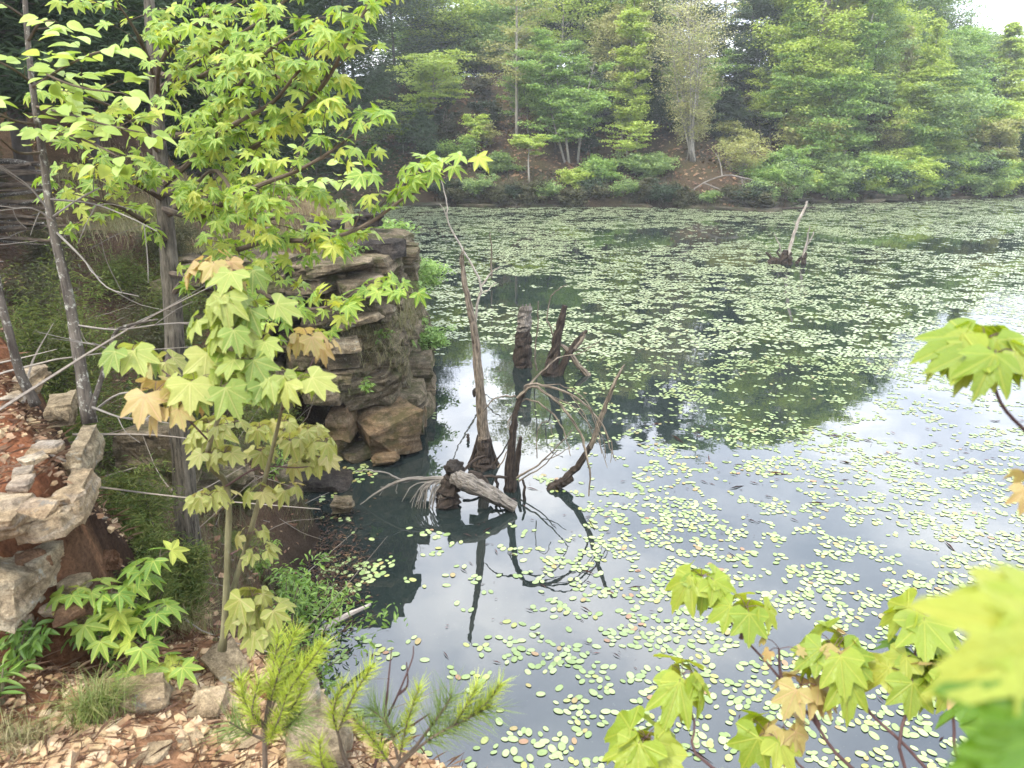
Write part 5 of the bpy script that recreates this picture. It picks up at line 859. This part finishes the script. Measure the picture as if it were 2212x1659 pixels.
def padtm(n, seed):
    r = np.random.default_rng(seed); a = np.arange(n)*2*math.pi/n; w = r.uniform(.6, .74); e = 1+r.normal(0, .025, n); x = np.cos(a)*.5*w*e; y = np.sin(a)*.5*e
    V = [(0, 0, .006)]+[(x[i]*.9, y[i]*.9, .003) for i in range(n)]+[(x[i], y[i], 0.0+r.normal(0, .006)) for i in range(n)]+[(x[i]*.97, y[i]*.97, -.018) for i in range(n)]
    T = [(0, 1+i, 1+(i+1) % n) for i in range(n)]; Q = [(1+i, 1+n+i, 1+n+(i+1) % n, 1+(i+1) % n) for i in range(n)]+[(1+n+i, 1+2*n+i, 1+2*n+(i+1) % n, 1+n+(i+1) % n) for i in range(n)]
    return np.array(V), [np.array(T), np.array(Q)]
def padlow(n, w):
    a = np.arange(n)*2*math.pi/n; return np.c_[np.cos(a)*.5*w, np.sin(a)*.5, np.zeros(n)], [np.arange(n)[None]]
TM = [padtm(NP, s) for s in range(6)]
x1, y1 = padset(3.3, 9.0, .071, 101, 2.6); x2, y2 = padset(9.0, 13.2, .076, 103, 2.2); x3, y3 = padset(13.2, 48, .10, 105, 1.25)
def put(mb, x, y, S, tms, tilt, z=.003):
    n = len(x); a = rng.uniform(0, 6.28, n); D = np.c_[np.cos(a), np.sin(a), rng.normal(0, tilt, n)]; N = np.c_[rng.normal(0, tilt, (n, 2)), np.ones(n)]; k = rng.integers(0, len(tms), n); P = np.c_[x, y, z+rng.uniform(0, .004, n)]
    for i in range(len(tms)): q = k == i; place(mb, tms[i], P[q], D[q], N[q], S[q], None, tms is TM)
o = np.argsort(np.hypot(x1, y1)); vis = o[(np.abs(x1[o]) < .69*(y1[o]*math.cos(PIT)+4*math.sin(PIT)))&(y1[o] > 3.75)][:300]
meshes = []
for i, tm in enumerate(TM):
    mb = MB(); mb.add(tm[0], tm[1], tm[0]); pr = mb.build('lily_pad', M['pad'], smooth=True); meshes.append(pr.data); bpy.data.objects.remove(pr)
for i in vis:
    ob = bpy.data.objects.new('lily_pad', meshes[random.randrange(6)]); COL.objects.link(ob); s = random.uniform(.046, .086); ob.scale = (s, s, s*.7); ob.location = (x1[i], y1[i], .003+random.uniform(0, .004)); ob.rotation_euler = (random.gauss(0, .02), random.gauss(0, .02), random.uniform(0, 6.28))
    tag(ob, 'pale green oval lily pad floating on the nearest stretch of water', 'lily pad', 'lily pads nearest the viewer')
rest = np.ones(len(x1), bool); rest[vis] = False
g = MB(); put(g, x1[rest], y1[rest], rng.uniform(.046, .086, rest.sum()), TM, .02); put(g, x2, y2, rng.uniform(.052, .084, len(x2)), [padlow(10, .62), padlow(10, .72)], .03); tag(g.build('lily_pads', M['pad']), kind='stuff'); g = MB()
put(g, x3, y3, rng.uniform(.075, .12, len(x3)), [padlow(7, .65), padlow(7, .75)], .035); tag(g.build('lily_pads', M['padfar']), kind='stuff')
print('pads', len(x1), len(x2), len(x3))
# ------------------------------------------------------------------ air
mb = MB(); x0, x1_, y0, y1_, z0, z1 = -205, 205, -65, 245, -4, 34
mb.add([(x0,y0,z0),(x1_,y0,z0),(x1_,y1_,z0),(x0,y1_,z0),(x0,y0,z1),(x1_,y0,z1),(x1_,y1_,z1),(x0,y1_,z1)], np.array([[3,2,1,0],[4,5,6,7],[0,1,5,4],[1,2,6,5],[2,3,7,6],[3,0,4,7]]))
HAZE = 0.0012
if HAZE:
    m, nt = newmat('haze'); v = nd(nt, 'ShaderNodeVolumePrincipled', {'Color': (.92, .96, 1, 1), 'Density': HAZE, 'Anisotropy': .2}); nd(nt, 'ShaderNodeOutputMaterial', {'Volume': v.outputs[0]})
    tag(mb.build('haze', m), kind='stuff')
# ------------------------------------------------------------------ sky, sun, camera
w = bpy.data.worlds.new('World'); SC.world = w; w.use_nodes = True; nt = w.node_tree; nt.nodes.clear()
SUN_EL, SUN_AZ = 58, -132
sky = nd(nt, 'ShaderNodeTexSky', sky_type='NISHITA', sun_disc=False, sun_elevation=R(SUN_EL), sun_rotation=R(SUN_AZ), air_density=1.0, dust_density=2.0)
tc = nd(nt, 'ShaderNodeTexCoord'); sx = nd(nt, 'ShaderNodeSeparateXYZ', {0: tc.outputs['Generated']})
den = nd(nt, 'ShaderNodeMath', {0: sx.outputs['Z'], 1: .25}, operation='ADD'); mx_ = nd(nt, 'ShaderNodeMath', {0: den.outputs[0], 1: .05}, operation='MAXIMUM')
cv = nd(nt, 'ShaderNodeVectorMath', {0: tc.outputs['Generated'], 1: mx_.outputs[0]}, operation='DIVIDE')
nt.links.new(mx_.outputs[0], cv.inputs[1])
f = noi(nt, cv.outputs[0], 2.4, 7, .58)
cc = ramp(nt, f, [(.34, (6.6, 7.4, 9.2)), (.52, (10.6, 11.3, 12.8)), (.66, (17, 17.2, 17.6))])
cm = mixc(nt, .9, sky.outputs[0], cc)
bg = nd(nt, 'ShaderNodeBackground', {'Color': cm, 'Strength': .12}); nd(nt, 'ShaderNodeOutputWorld', {'Surface': bg.outputs[0]})
ld = bpy.data.lights.new('sun', 'SUN'); ld.energy = 1.5; ld.angle = R(14); ld.color = (1, .9, .72); lo = bpy.data.objects.new('sun', ld); COL.objects.link(lo)
az = R(SUN_AZ); dv = Vector((math.sin(az)*math.cos(R(SUN_EL)), math.cos(az)*math.cos(R(SUN_EL)), math.sin(R(SUN_EL)))); lo.rotation_euler = dv.to_track_quat('Z', 'Y').to_euler(); lo.location = dv*30+Vector((0, 0, 4))
cd = bpy.data.cameras.new('camera'); co = bpy.data.objects.new('camera', cd); COL.objects.link(co); co.location = (0, 0, CAMZ); co.rotation_euler = (R(90)-PIT, 0, 0); cd.sensor_width = 36; cd.lens = 36*FP/2212; cd.clip_start = .02; cd.clip_end = 1000
cd.dof.use_dof = True; cd.dof.focus_distance = 5.5; cd.dof.aperture_fstop = 5.6
SC.camera = co
SC.view_settings.view_transform = 'Standard'; SC.view_settings.look = 'None'; SC.view_settings.exposure = 1.62; SC.view_settings.gamma = 1
cy = SC.cycles; cy.max_bounces = 8; cy.diffuse_bounces = 3; cy.glossy_bounces = 3; cy.transmission_bounces = 4; cy.transparent_max_bounces = 4; cy.volume_bounces = 0; cy.caustics_reflective = False; cy.caustics_refractive = False
cy.sample_clamp_indirect = 6
